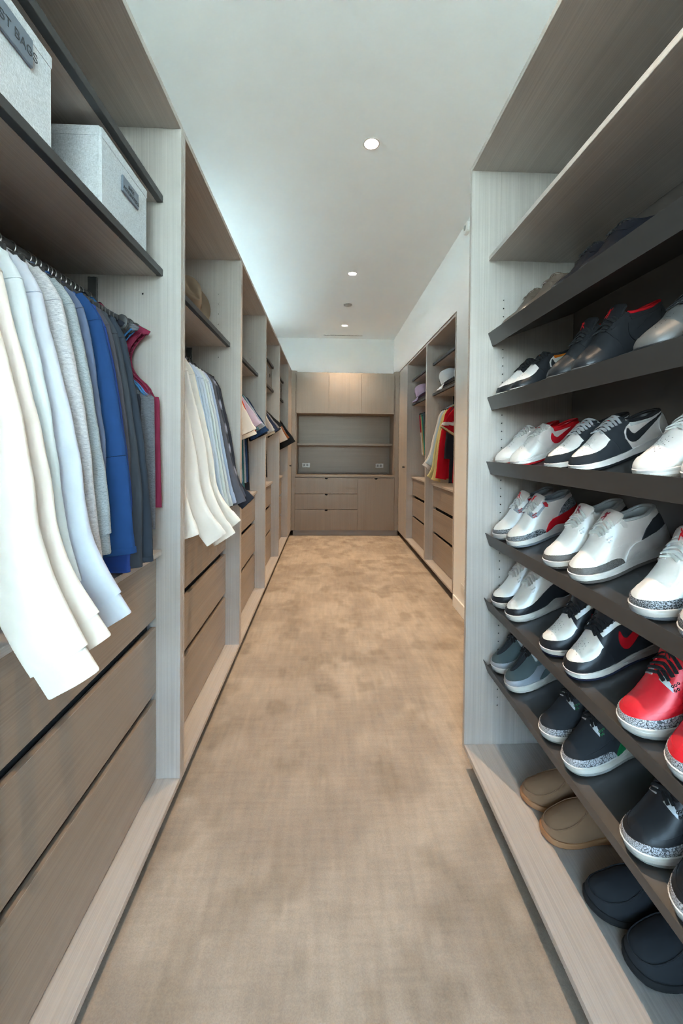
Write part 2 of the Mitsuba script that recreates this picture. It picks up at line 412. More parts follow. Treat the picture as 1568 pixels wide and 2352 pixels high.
for x0, x1, w in ((-0.41, -0.279, 'left'), (0.831, 0.961, 'right')):
    k = thing('wall_socket', f'white double socket plate at the {w} end of the dresser niche', 'wall socket')
    part(k, 'plate', board(x0, x1, 6.833, 6.84, 1.073, 1.147, m='m_white_plastic', ch=0.002))
    for dx in (0.035, 0.085):
        part(k, 'outlet', board(x0 + dx - 0.016, x0 + dx + 0.016, 6.831, 6.833, 1.09, 1.13, m='m_grey_plastic', ch=0.0008))

# ------------------------------------------------------------------ shoe cabinet on the right
SX, SY0, SY1, SZT = 0.610, -0.60, 1.748, 2.585
TILT = math.radians(20)
LIPZ = (1.896, 1.622, 1.346, 1.036, 0.753, 0.482)
CT, ST = math.cos(TILT), math.sin(TILT)


def build_shoe_cabinet(SY0, SY1, label):
    k = thing('shoe_cabinet', label, 'shoe cabinet')
    part(k, 'side_panel', board(SX, 1.09, SY1 - PT, SY1, ZB0, SZT + 0.022))
    part(k, 'side_panel', board(SX, 1.09, SY0, SY0 + PT, ZB0, SZT + 0.022))
    part(k, 'top_panel', board(SX + 0.0005, 1.09, SY0 + PT, SY1 - PT, SZT, SZT + 0.022, grain='y'))
    part(k, 'bottom_panel', board(SX + 0.0005, 1.09, SY0 + PT, SY1 - PT, ZB0, ZB1, grain='y'))
    part(k, 'back_panel', board(1.062, 1.078, SY0 + PT, SY1 - PT, ZB1, SZT, m='m_darkwood', grain='z'), 'dark back panel')
    part(k, 'toe_kick', board(SX + 0.09, SX + 0.105, SY0, SY1 - 0.03, 0, ZB0, m='m_black'))
    part(k, 'fixed_shelf', board(0.6875, 1.061, SY0 + PT, SY1 - PT, 2.207, 2.226, grain='y'))
    peg_holes(k, 0.7545, SY1 - PT, [z for z in np.arange(0.28, 2.06, 0.0352) if min(abs(z - l + 0.03) for l in LIPZ) > 0.035], -1)
    for z in LIPZ:
        yy0, yy1 = SY0 + PT + 0.001, SY1 - PT - 0.001
        # slab seen along y: a thin tilted sheet with a folded front lip
        x0, zs = 0.7005, z - 0.0265                     # surface at the lip
        run = 0.353
        prof = [(x0, zs), (x0 + run, zs + run * ST / CT), (x0 + run, zs + run * ST / CT - 0.012), (x0 + 0.004, zs - 0.016)]
        m = trimesh.creation.extrude_polygon(sg.Polygon(prof), yy1 - yy0, engine='earcut')
        v = np.array(m.vertices); V = np.stack([v[:, 0], yy0 + v[:, 2], v[:, 1]], 1)
        s = part(k, 'slanted_shelf', ply((V, np.array(m.faces)[:, ::-1]), 'm_bronze'), 'slanted dark bronze metal shelf')
        lip = [(0.6885, z), (0.6905, z + 0.0006), (0.7105, z - 0.0530), (0.7085, z - 0.0545)]
        m = trimesh.creation.extrude_polygon(sg.Polygon(lip), yy1 - yy0, engine='earcut')
        v = np.array(m.vertices); V = np.stack([v[:, 0], yy0 + v[:, 2], v[:, 1]], 1)
        part(s, 'front_lip', ply((V, np.array(m.faces)[:, ::-1]), 'm_bronze'))


build_shoe_cabinet(SY0, SY1, 'tall open grey oak shoe cabinet with slanted bronze shelves, right foreground')

# ------------------------------------------------------------------ shoes
WS = np.array([0, .006, .02, .05, .10, .17, .25, .33, .42, .52, .62, .74, .85, .92, .965, .99, 1.0])
WW = np.array([0, .012, .022, .0335, .0425, .049, .0525, .0530, .0495, .0450, .0425, .0420, .0405, .0365, .0290, .0165, 0.0])
CX = np.array([-.006, -.006, -.0055, -.005, -.0035, -.0015, 0, .001, .002, .0025, .002, .001, 0, 0, 0, 0, 0])


def cat_interp(x, xs, ys):
    from scipy.interpolate import PchipInterpolator
    return PchipInterpolator(xs, ys)(np.clip(x, xs[0], xs[-1]))


class Last:
    """The surface of a shoe's upper over (p, h): p in [-1, 1] runs from the toe tip (0) round either side to the heel, h from the sole edge (0) to the ridge (1)."""

    def __init__(self, L=0.295, top=None, wide=1.0, sole=0.024, opens=None, k1=1.6, k2=0.88):
        self.L, self.wide, self.sole = L, wide, sole
        self.top = top or ([0, .06, .13, .2, .28, .36, .45, .53, .6, .75, .9, 1], [.052, .060, .066, .074, .086, .101, .118, .131, .138, .138, .134, .130])
        self.opens = opens or ([0, .33, .345, .40, .50, .56, .66, .80, .92, 1.0], [1, 1, .82, .74, .68, .62, .55, .54, .60, .62])
        self.k1, self.k2 = k1, k2

    def s(self, p): return (1 - np.cos(np.pi * np.abs(p))) / 2
    def p(self, s): return np.arccos(1 - 2 * np.clip(s, 0, 1)) / np.pi
    def edge(self, p):
        s = self.s(p)
        w = np.sign(p) * np.interp(s, WS, WW) * self.wide * np.where(np.abs(p) < 1e-9, 0, 1)
        return s * self.L, w + np.interp(s, WS, CX), s
    def zs(self, s): return self.sole + 0.007 * np.clip(1 - s / 0.25, 0, 1) ** 2 + 0.010 * np.clip((s - .45) / .5, 0, 1)
    def hopen(self, s): return cat_interp(s, *self.opens)

    def at(self, p, h):
        p, h = np.broadcast_arrays(np.asarray(p, float), np.clip(np.asarray(h, float), 0, 1))
        t, w, s = self.edge(p)
        sp = 0.16 + 0.755 * s
        zs = self.zs(s)
        f = h * np.pi / 2
        bl = np.clip((s - 0.10) / 0.45, 0, 1); bl = bl * bl * (3 - 2 * bl)
        k1, k2 = 1.05 + (self.k1 - 1.05) * bl, 1.02 + (self.k2 - 1.02) * bl
        a = (1 - np.cos(f)) ** k1
        c = np.interp(sp, WS, CX)
        x = t + (sp * self.L - t) * a
        zt = cat_interp(x / self.L, *self.top)
        return np.stack([x, w + (c - w) * a, zs + (zt - zs) * np.sin(f) ** k2], -1)

    def normal(self, p, h, e=2e-3):
        du = self.at(p + e, h) - self.at(p - e, h)
        dv = self.at(p, np.minimum(h + e, 1)) - self.at(p, np.maximum(h - e, 0))
        n = np.cross(du, dv)
        n /= np.linalg.norm(n, axis=-1, keepdims=True) + 1e-12
        c = self.at(p, h) - np.array([self.L * 0.5, 0, 0.03])
        flip = (n * c).sum(-1) < 0
        n[flip] *= -1
        return n


def grid_faces(nu, nv, wrap=False):
    i, j = np.meshgrid(np.arange(nu if wrap else nu - 1), np.arange(nv - 1), indexing='ij')
    i2 = (i + 1) % nu
    q = np.stack([i * nv + j, i2 * nv + j, i2 * nv + j + 1, i * nv + j + 1], -1).reshape(-1, 4)
    return np.vstack([q[:, [0, 1, 2]], q[:, [0, 2, 3]]])


def upper_mesh(la, off=0.0):
    P, Hh = np.linspace(-1, 1, 97), np.linspace(0, 1, 17)
    pp = np.repeat(P[:, None], 17, 1)
    hh = Hh[None, :] * la.hopen(la.s(P))[:, None]
    V = la.at(pp, hh)
    m = trimesh.Trimesh(V.reshape(-1, 3).round(6), grid_faces(97, 17), process=True)
    return np.array(m.vertices), np.array(m.faces)


def panel(la, poly, lift=0.0014, dp=0.02, dh=0.06):
    """poly: shapely polygon in (p, h); a lifted overlay with its own edge. Returns (V, F, uv)."""
    x0, y0, x1, y1 = poly.bounds
    xs, ys = np.arange(math.floor(x0 / dp), math.ceil(x1 / dp)) * dp, np.arange(math.floor(y0 / dh), math.ceil(y1 / dh)) * dh
    gx, gy = np.meshgrid(xs, ys, indexing='ij')
    cells = shapely.box(gx.ravel(), gy.ravel(), gx.ravel() + dp, gy.ravel() + dh)
    inside = shapely.contains(poly, cells)
    idx, pts, tri = {}, [], []

    def vid(x, y):
        k = (round(x, 5), round(y, 5))
        if k not in idx: idx[k] = len(pts); pts.append(k)
        return idx[k]
    for c in np.flatnonzero(inside):
        x, y = gx.ravel()[c], gy.ravel()[c]
        a, b, d, e = vid(x, y), vid(x + dp, y), vid(x + dp, y + dh), vid(x, y + dh)
        tri += [[a, b, d], [a, d, e]]
    rest = shapely.intersection(poly, cells[~inside])
    for g in rest:
        if g.is_empty or g.area < 1e-9: continue
        for q in getattr(g, 'geoms', [g]):
            if q.geom_type != 'Polygon' or q.area < 1e-9: continue
            for t in shapely.constrained_delaunay_triangles(q).geoms:
                xy = list(t.exterior.coords)[:3]
                f = [vid(*v) for v in xy]
                if len(set(f)) == 3: tri.append(f)
    pts = np.array(pts); tri = np.array(tri)
    a = pts[tri]
    cr = (a[:, 1, 0] - a[:, 0, 0]) * (a[:, 2, 1] - a[:, 0, 1]) - (a[:, 1, 1] - a[:, 0, 1]) * (a[:, 2, 0] - a[:, 0, 0])
    tri[cr < 0] = tri[cr < 0][:, ::-1]
    p, h = pts[:, 0], np.minimum(pts[:, 1], 1)
    B, N = la.at(p, h), la.normal(p, h)
    e = np.vstack([tri[:, [0, 1]], tri[:, [1, 2]], tri[:, [2, 0]]])
    key = np.sort(e, 1)
    _, inv, cnt = np.unique(key, axis=0, return_inverse=True, return_counts=True)
    be = e[cnt[inv.ravel()] == 1]
    n = len(pts)
    top, base = B + N * lift, B - N * 0.0012
    V = np.vstack([top, top, base])
    F = np.vstack([tri] + [np.stack([be[:, 1] + n, be[:, 0] + n, be[:, 0] + 2 * n], 1), np.stack([be[:, 1] + n, be[:, 0] + 2 * n, be[:, 1] + 2 * n], 1)])
    uv = np.tile(np.stack([p * 0.36, h * 0.10], 1), (3, 1))
    return V, F, uv


def side_poly(la, pts, sides=(-1, 1)):
    """(s, h) outline -> polygons in (p, h) on each side; smoothed a little."""
    out = []
    P = np.array(pts, float)
    for sg_ in sides:
        q = sg.Polygon(np.stack([sg_ * la.p(P[:, 0]), P[:, 1]], 1)).buffer(0)
        out.append(q)
    return out


def curve_poly(pts, n=8):
    """closed Catmull-Rom through the points"""
    P = np.array(pts, float); out = []
    m = len(P)
    for i in range(m):
        a, b, c, d = P[i - 1], P[i], P[(i + 1) % m], P[(i + 2) % m]
        for t in np.arange(n) / n:
            out.append(0.5 * (2 * b + (c - a) * t + (2 * a - 5 * b + 4 * c - d) * t * t + (3 * b - a - 3 * c + d) * t ** 3))
    return np.array(out)


def toe_band(la, hs, lo=-0.02):
    """hs: [(s, h)] the upper edge of a band wrapped round the toe."""
    S = np.array(hs, float)
    pp = la.p(np.linspace(0, S[-1, 0], 40) ** 1.0)
    hh = cat_interp(la.s(pp), S[:, 0], S[:, 1])
    right = np.stack([pp, hh], 1)
    left = np.stack([-pp[::-1], hh[::-1]], 1)
    return sg.Polygon(np.vstack([left, right, [[pp[-1], lo], [-pp[-1], lo]]])).buffer(0)


def join_uv(ms):
    V, F, U, n = [], [], [], 0
    for v, f, u in ms:
        V.append(v); F.append(f + n); U.append(u); n += len(v)
    return np.vstack(V), np.vstack(F), np.vstack(U)


def band(la, rows, n=96, close=True):
    """A ring round the sole: rows of (outset, z as a function of s or a number)."""
    P = np.linspace(-1, 1, n, endpoint=False)
    t, w, s = la.edge(P)
    q = np.stack([t, w], 1)
    d = np.roll(q, -1, 0) - np.roll(q, 1, 0)
    nn = np.stack([d[:, 1], -d[:, 0]], 1); nn /= np.linalg.norm(nn, axis=1, keepdims=True)
    if (nn * (q - [la.L / 2, 0])).sum() < 0: nn = -nn
    V = []
    for o, z in rows:
        z = z(s) if callable(z) else np.full(n, z)
        o = o(s) if callable(o) else o
        V.append(np.column_stack([q + nn * np.asarray(o).reshape(-1, 1) * np.ones((n, 1)), z]))
    m = len(rows)
    V = np.stack(V, 1).reshape(-1, 3)
    F = grid_faces(n, m, wrap=True)
    if close:
        b = len(V)
        V = np.vstack([V, [[la.L / 2, 0, V[0::m, 2].mean()]]])
        F = np.vstack([F, [[b, ((i + 1) % n) * m, i * m] for i in range(n)]])
    return V, F


def ribbon(P, up, width, thick=0.0016):
    """A flat lace along the points P."""
    P = np.asarray(P, float); up = np.broadcast_to(np.asarray(up, float), P.shape)
    t = np.gradient(P, axis=0); t /= np.linalg.norm(t, axis=1, keepdims=True) + 1e-12
    b = np.cross(t, up); b /= np.linalg.norm(b, axis=1, keepdims=True) + 1e-12
    n = np.cross(b, t)
    prof = [(-.5, 0), (-.3, .9), (.3, .9), (.5, 0), (.3, -.6), (-.3, -.6)]
    V = np.stack([P + b * x * width + n * y * thick for x, y in prof], 1).reshape(-1, 3)
    F = []
    for i in range(len(P) - 1):
        for j in range(6):
            a, c = i * 6 + j, i * 6 + (j + 1) % 6
            F += [[a, c, c + 6], [a, c + 6, a + 6]]
    m = (len(P) - 1) * 6
    F += [[0, k + 1, k] for k in range(1, 5)] + [[m, m + k, m + k + 1] for k in range(1, 5)]
    return V, np.array(F)


JUMP = [(0.05, -1.0), (0.16, -0.55), (0.30, -0.15), (0.22, 0.12), (0.52, 0.34), (0.60, 0.60), (0.50, 0.62), (0.40, 0.42), (0.14, 0.32), (0.16, 0.50), (0.04, 0.56), (-0.06, 0.44), (-0.04, 0.26),
        (-0.28, 0.10), (-0.22, 0.02), (0.0, 0.06), (-0.02, -0.12), (-0.36, -0.36), (-0.60, -0.72), (-0.50, -0.78), (-0.28, -0.50), (0.08, -0.30), (0.10, -0.60), (-0.04, -0.96)]


def tongue_frame(la, top, lean=0.016):
    """Centre line of the tongue: from under the vamp up past the collar."""
    s0 = 0.31
    ss = np.linspace(s0, 0.585, 14)
    z = cat_interp(ss, *la.top) - 0.004
    k = np.linspace(0, 1, 14)
    z = z * (1 - k ** 2) + (top * k + (1 - k) * z) * k ** 2
    t = ss * la.L + lean * k ** 3 * 0
    return np.column_stack([t, np.full(14, np.interp(0.45, WS, CX)), z])


def tongue_mesh(la, top, w0=0.02, w1=0.034):
    C = tongue_frame(la, top)
    T_ = np.gradient(C, axis=0); T_ /= np.linalg.norm(T_, axis=1, keepdims=True)
    n = np.stack([-T_[:, 2], 0 * T_[:, 0], T_[:, 0]], 1)
    k = np.linspace(0, 1, 14)
    hw = w0 + (w1 - w0) * k
    hw[-1] *= 0.86
    a = np.linspace(-1, 1, 11)
    th = 0.0035 + 0.003 * k
    up = C[:, None] + np.array([0, 1, 0]) * (hw[:, None] * a[None])[..., None] + n[:, None] * (-(a[None] ** 2) * hw[:, None] * 0.34)[..., None]
    lo = up - n[:, None] * (th[:, None] * (1 - 0.55 * np.abs(a[None]) ** 3))[..., None] * 2
    ring = np.concatenate([up, lo[:, ::-1]], 1)
    V = ring.reshape(-1, 3)
    F = []
    m = 22
    for i in range(13):
        for j in range(m):
            x, y = i * m + j, i * m + (j + 1) % m
            F += [[x, y, y + m], [x, y + m, x + m]]
    e = 13 * m
    for j in range(10): F += [[e + j, e + j + 1, e + 20 - j], [e + j, e + 20 - j, e + 21 - j]]
    return (V, np.array(F)), C, n, hw


def on_tongue(C, n, hw, pts, k0, scale, lift=0.0012):
    """A small flat emblem (outline in its own units) on the tongue near row k0."""
    p = sg.Polygon(pts).buffer(0)
    V, F = [], []
    m = trimesh.creation.extrude_polygon(p if p.geom_type == 'Polygon' else max(p.geoms, key=lambda g: g.area), 0.0009, engine='earcut')
    v = np.array(m.vertices)
    c = C[k0]; up = C[k0 + 1] - C[k0 - 1]; up /= np.linalg.norm(up)
    nn = n[k0]
    out = c + v[:, :1] * scale * np.array([0, -1.0, 0]) + v[:, 1:2] * scale * up + nn * (v[:, 2:] + lift) - nn * ((v[:, :1] * scale / hw[k0]) ** 2 * hw[k0] * 0.34)
    return out, np.array(m.faces)


SHOE_CACHE = {}


def make_shoe(style):
    """[(part name, shape dict, label)] in the shoe's own frame: x from toe to heel, y across, z up."""
    key = style['name']
    if key in SHOE_CACHE: return SHOE_CACHE[key]
    kind, c = style['kind'], style['c']
    low = kind == 'court'
    if kind in ('court', 'mid'):
        top = ([0, .06, .13, .2, .28, .36, .45, .53, .6, .75, .9, 1], [.050, .060, .065, .071, .080, .092, .105, .116, .122, .121, .119, .117]) if low else \
              ([0, .06, .13, .2, .28, .36, .45, .53, .6, .75, .9, 1], [.052, .062, .068, .075, .086, .102, .123, .141, .156, .162, .162, .160])
        opens = ([0, .33, .345, .40, .50, .56, .66, .80, .92, 1.0], [1, 1, .82, .74, .67, .61, .50, .47, .52, .55])
        la = Last(top=top, opens=opens, sole=0.024)
    elif kind == 'derby':
        top = ([0, .06, .13, .2, .28, .36, .45, .53, .6, .75, .9, 1], [.040, .048, .052, .058, .070, .086, .104, .116, .120, .116, .112, .110])
        la = Last(L=0.30, top=top, wide=0.93, sole=0.022, opens=([0, .38, .40, .46, .52, .56, .66, .80, .92, 1.0], [1, 1, .92, .86, .80, .72, .56, .55, .62, .66]))
    else:
        top = ([0, .06, .13, .2, .28, .36, .45, .53, .6, .75, .9, 1], [.054, .065, .071, .079, .092, .109, .130, .148, .156, .156, .154, .152])
        la = Last(top=top, sole=0.027, opens=([0, .33, .345, .40, .50, .56, .66, .80, .92, 1.0], [1, 1, .82, .74, .68, .63, .56, .54, .61, .63]))
    out = []
    add = lambda n, m, b, lab=None, smooth=42: out.append((n, ply(m, b, smooth=smooth), lab))

    def addp(n, polys, b, lab=None, lift=0.0014):
        for q in polys:
            V, F, U = panel(la, q, lift)
            out.append((n, ply((V, F), b, uv=U, smooth=True), lab))
    # sole
    spring = lambda s: 0.009 * np.clip(1 - s / 0.28, 0, 1) ** 2 + 0.003 * np.clip((s - .9) / .1, 0, 1) ** 2
    zt = lambda s: la.zs(s) + 0.001
    if kind == 'derby':
        add('outsole', band(la, [(0.001, spring), (0.005, lambda s: spring(s) + 0.001), (0.006, lambda s: spring(s) + 0.010), (0.004, lambda s: spring(s) + 0.0125), (-0.004, lambda s: la.zs(s) - 0.001)]), c['sole'])
    else:
        o1 = lambda s: spring(s) + (0.0105 - 0.004 * np.clip(1 - s / .1, 0, 1) if kind == 'runner' else 0.008)
        add('outsole', band(la, [(-0.002, spring), (0.002, lambda s: spring(s) + 0.0008), (0.0042, lambda s: spring(s) + 0.003), (0.0046, o1), (-0.002, o1)]), c['out'])
        bulge = 0.0052 if kind == 'runner' else 0.0042
        wing = (lambda s: 0.011 * np.exp(-((s - .62) / .09) ** 2) + 0.004 * np.clip((s - .7) / .2, 0, 1)) if kind in ('runner', 'net') else (lambda s: 0 * s)
        add('midsole', band(la, [(0.001, o1), (bulge, lambda s: o1(s) + 0.0006), (bulge, lambda s: zt(s) - 0.0085), (bulge - 0.0008, lambda s: zt(s) - 0.0075), (bulge - 0.0001, lambda s: zt(s) - 0.0065),
                                 (bulge - 0.0006, lambda s: zt(s) - 0.0012 + wing(s)), (0.0015, lambda s: zt(s) + wing(s)), (-0.003, lambda s: zt(s) - 0.001 + wing(s))], close=False), c['mid'])
    add('upper', upper_mesh(la), c['base'])
    # inside
    P = np.linspace(-1, 1, 97); hh = la.hopen(la.s(P))
    E = la.at(P, hh)
    sel = la.s(P) >= 0.335
    mid = np.array([la.L * 0.72, 0, 0])
    rows = []
    for fr, dz in ((0.0, 0.0), (0.10, -0.006), (0.16, -0.03), (0.16, -0.075)):
        R = E.copy()
        R[:, 1] = E[:, 1] * (1 - fr) ; R[:, 0] = E[:, 0] - (E[:, 0] - mid[0]) * fr * 0.35; R[:, 2] = np.maximum(E[:, 2] + dz, 0.032)
        rows.append(R)
    V = np.stack(rows, 1)
    for name_, sl in (('l', P <= -la.p(0.345)), ('r', P >= la.p(0.345))):
        pass
    lining = []
    for sl in (P <= -la.p(0.345), P >= la.p(0.345)):
        v = V[sl]; lining.append((v.reshape(-1, 3), grid_faces(len(v), 4)))
    add('lining', join(lining), c['lining'])
    ins = np.linspace(0.36, 0.985, 24)
    ww = np.interp(ins, WS, WW) * 0.93
    v = np.stack([np.column_stack([ins * la.L, -ww, 0 * ins + 0.034]), np.column_stack([ins * la.L, ww, 0 * ins + 0.034])], 1).reshape(-1, 3)
    add('insole', (v, grid_faces(24, 2)), c['lining'])
    # padded collar roll
    k = la.s(P) >= 0.575
    for_ = [i for i in range(97) if k[i] and P[i] >= 0] + [i for i in range(97) if k[i] and P[i] < 0]
    pts = E[for_]
    add('collar', tube_mesh(pts, 0.0048 if kind != 'derby' else 0.0025, 8), c['collar'])
    # tongue, laces
    ttop = {'court': 0.122, 'mid': 0.165, 'derby': 0.114}.get(kind, 0.165)
    tm, C, n, hw = tongue_mesh(la, ttop, 0.026, 0.035 if low or kind == 'derby' else 0.040)
    tk = add('tongue', tm, c['tongue'])
    rows_ = style.get('laces', 6)
    ms = []
    S = np.linspace(0.345, 0.555, rows_)
    lw = 0.0086 if kind != 'derby' else 0.0028
    for i, s in enumerate(S):
        h = float(la.hopen(np.array([s]))[0]) - 0.06
        pa, pb = la.at(np.array([-la.p(s)]), np.array([h]))[0], la.at(np.array([la.p(s)]), np.array([h]))[0]
        na, nb = la.normal(np.array([-la.p(s)]), np.array([h]))[0], la.normal(np.array([la.p(s)]), np.array([h]))[0]
        topz = float(cat_interp(np.array([s]), *la.top)[0])
        sk = 0.010 * (1 if i % 2 else -1)
        x = np.linspace(0, 1, 11)
        Q = pa[None] * (1 - x[:, None]) + pb[None] * x[:, None]
        Q[:, 0] += sk * (x - 0.5) * 2
        Q[:, 2] += (max(topz - max(pa[2], pb[2]), 0) + 0.003) * (1 - (2 * x - 1) ** 2) + 0.0022
        up = na[None] * (1 - x[:, None]) + nb[None] * x[:, None] + np.array([-0.25, 0, 0.6]) * (1 - (2 * x[:, None] - 1) ** 2)
        ms.append(ribbon(Q, up, lw))
        Q2 = Q.copy(); Q2[:, 0] -= 2 * sk * (x - 0.5) * 2; Q2[:, 2] -= 0.0017
        if kind != 'derby' or i % 2 == 0: ms.append(ribbon(Q2, up, lw * 0.9))
    # knot and bow
    if style.get('bow', False):
        b0 = C[9].copy(); b0[2] += 0.006
        r_ = 0.017 if kind != 'derby' else 0.020
        for sgn in (-1, 1):
            a = np.linspace(0.05, 2 * math.pi - 0.05, 16)
            loop = np.column_stack([b0[0] - 0.016 + 0.012 * np.cos(a) * 1.0 + (-0.006) * (1 - np.cos(a)), b0[1] + sgn * (0.004 + r_ * (1 - np.cos(a)) * 0.55 + 0.009 * np.sin(a)), b0[2] - 0.002 + 0.010 * np.sin(a * 0.5) - 0.006 * (1 - np.cos(a))])
            ms.append(ribbon(loop, [0.5, sgn * 0.25, 0.8], lw * 0.85))
            e = np.linspace(0, 1, 10)
            end = np.column_stack([b0[0] - 0.012 - 0.028 * e, b0[1] + sgn * (0.004 + 0.038 * e), b0[2] + 0.002 - 0.012 * e - 0.024 * e * e])
            ms.append(ribbon(end, [0.4, sgn * 0.5, 0.7], lw * 0.8))
    add('laces', join(ms), c['laces'])
    # overlays
    ho = lambda s: float(la.hopen(np.array([s]))[0])
    if kind in ('court', 'mid'):
        addp('toe_guard', [toe_band(la, [(0, .50), (.05, .47), (.12, .41), (.20, .38), (.28, .40), (.335, .46), (.375, .40), (.405, .16), (.415, -.01)])], c['guard'])
        stay = [(.318, .97), (.325, .80), (.335, .62), (.350, .46), (.375, .34), (.40, .16), (.405, -.01), (.535, -.01), (.515, .10), (.495, .24), (.505, .38), (.55, .45), (.60, ho(.60) - .08), (.60, ho(.60)), (.56, ho(.56) - .005), (.50, ho(.50) - .005), (.42, ho(.42) - .005), (.36, ho(.36) - .005), (.345, ho(.345) - .005), (.333, .97)]
        addp('eyestay', side_poly(la, stay), c['stay'], lift=0.0022)
        if not low:
            addp('eyelet_strip', side_poly(la, [(.37, ho(.37) - .04), (.38, ho(.38) - .14), (.46, ho(.46) - .14), (.55, ho(.55) - .12), (.60, ho(.60) - .10), (.60, ho(.60) - .01), (.55, ho(.55) - .02), (.46, ho(.46) - .02)]), c['strip'], lift=0.0034)
        if c.get('quarter'):
            addp('quarter', side_poly(la, [(.50, -.01), (.50, .40), (.60, ho(.60) - .02), (.70, ho(.70)), (.85, ho(.85)), (1.0, ho(1.0)), (1.0, -.01)]), c['quarter'], lift=0.001)
        if c.get('swoosh'):
            sw = curve_poly([(.560, .40), (.532, .34), (.520, .24), (.536, .14), (.572, .09), (.63, .10), (.73, .19), (.85, .32), (.965, .47), (.87, .40), (.75, .315), (.65, .245), (.605, .225), (.575, .28)])
            addp('swoosh', side_poly(la, sw), c['swoosh'], lift=0.0026)
        addp('heel_counter', side_poly(la, [(.865, -.01), (.85, .14), (.875, .28), (.92, .38), (1.0, .42), (1.0, -.01)]), c['heel'], lift=0.002)
        addp('collar_panel', side_poly(la, [(.60, ho(.60) - .16), (.66, ho(.66) - .12), (.80, ho(.80) - .10), (.90, ho(.90) - .14), (1.0, ho(1.0) - .14), (1.0, ho(1.0)), (.92, ho(.92)), (.80, ho(.80)), (.66, ho(.66)), (.60, ho(.60))]), c['cpanel'], lift=0.0016)
        perf = []
        for i in range(5):
            for j in range(-2, 3):
                if (i + j) % 2 and i > 3: continue
                sp = 0.175 + 0.030 * i + 0.008 * abs(j)
                s_ = max((sp - 0.16) / 0.755, 0.0008)
                pp = np.array([(la.p(s_)) * (1 if j >= 0 else -1)]); hq = np.array([0.97 - (0.115 - .012 * i) * abs(j)])
                q, nq = la.at(pp, hq)[0], la.normal(pp, hq)[0]
                a_ = np.cross(nq, [0, 1, 0]); a_ /= np.linalg.norm(a_); b_ = np.cross(nq, a_)
                ang = np.arange(7) * 2 * np.pi / 7
                ring = q + nq * 0.0005 + 0.0011 * (np.cos(ang)[:, None] * a_ + np.sin(ang)[:, None] * b_)
                perf.append((np.vstack([ring, q + nq * 0.0006]), np.array([[x, (x + 1) % 7, 7] for x in range(7)])))
        out.append(('vent_holes', ply(join(perf), 'm_void'), None))
    elif kind == 'runner':
        addp('mudguard', [toe_band(la, [(0, .36), (.05, .33), (.14, .265), (.24, .22), (.33, .18), (.40, .12), (.455, .0), (.456, -.02)])] if not style.get('long') else
             [toe_band(la, [(0, .44), (.05, .40), (.14, .31), (.30, .25), (.50, .25), (.72, .34), (.90, .45), (.97, .45)])], c['guard'], lift=0.002)
        addp('vamp', [toe_band(la, [(0, .58), (.06, .52), (.14, .42), (.30, .34), (.44, .28), (.56, .20), (.66, .10), (.67, -.01)])], c['vamp'], lift=0.0008)
        if not style.get('long'):
            addp('sole_wing', side_poly(la, [(.435, -.02), (.47, .05), (.53, .12), (.60, .155), (.66, .16), (.80, .19), (.93, .23), (1.0, .25), (1.0, -.02)]), c['wing'], lift=0.0042)
        addp('eyestay', side_poly(la, [(.352, ho(.352) - .005), (.355, .68), (.368, .54), (.405, .46), (.45, .455), (.53, .46), (.575, .49), (.585, ho(.585) - .03), (.54, ho(.54) - .005), (.45, ho(.45) - .005), (.40, ho(.40) - .005)]), c['stay'], lift=0.002)
        addp('lace_panel', side_poly(la, [(.358, ho(.358) - .01), (.378, .62), (.44, .55), (.53, .53), (.545, ho(.545) - .02), (.45, ho(.45) - .015)]), c['strip'], lift=0.0034)
        addp('toe_insert', side_poly(la, [(.275, .90), (.34, .86), (.362, .62), (.345, .54), (.305, .74)]), c['insert'], lift=0.0012)
        addp('ankle_panel', side_poly(la, [(.56, ho(.56) - .16), (.62, .46), (.74, .42), (.86, .45), (1.0, .50), (1.0, ho(1.0)), (.92, ho(.92)), (.80, ho(.80)), (.66, ho(.66)), (.58, ho(.58))]), c['ankle'], lift=0.0016)
        addp('heel_panel', side_poly(la, [(.665, .14), (.76, .30), (.86, .42), (.93, .46), (1.0, .47), (1.0, .10), (.85, .12)]), c['heel'], lift=0.0024)
        eye = []
        for s_, hq_ in ((.36, .62), (.385, .595), (.41, .58), (.365, .54), (.39, .52)):
            for sd in (-1, 1):
                pp, hq = np.array([sd * la.p(s_)]), np.array([hq_])
                q, nq = la.at(pp, hq)[0], la.normal(pp, hq)[0]
                a_ = np.cross(nq, [0, 0, 1]); a_ /= np.linalg.norm(a_); b_ = np.cross(nq, a_)
                ang = np.arange(10) * 2 * np.pi / 10
                ring = q + nq * 0.003 + 0.0021 * (np.cos(ang)[:, None] * a_ + np.sin(ang)[:, None] * b_)
                eye.append(tube_mesh(ring, 0.0009, 5, closed=True))
        add('eyelets', join(eye), c['eye'])
        tab = side_poly(la, [(.548, ho(.548) - .03), (.556, ho(.556) - .15), (.59, ho(.59) - .17), (.605, ho(.605) - .11), (.595, ho(.595) - .02)])
        addp('lace_tab', tab, c['eye'], lift=0.0032)
    elif kind == 'net':
        addp('mudguard', [toe_band(la, [(0, .34), (.06, .32), (.16, .28), (.26, .26), (.36, .28), (.42, .31), (.50, .25), (.56, .30), (.64, .42), (.70, .46), (.71, -.02)])], c['guard'], lift=0.002)
        addp('sole_insert', side_poly(la, curve_poly([(.40, .01), (.44, .08), (.52, .13), (.60, .11), (.585, .03), (.50, .0)])), c['insert'], lift=0.0034)
        addp('heel_panel', side_poly(la, [(.74, -.01), (.76, .40), (.84, .62), (1.0, .70), (1.0, -.01)]), c['heel'], lift=0.002)
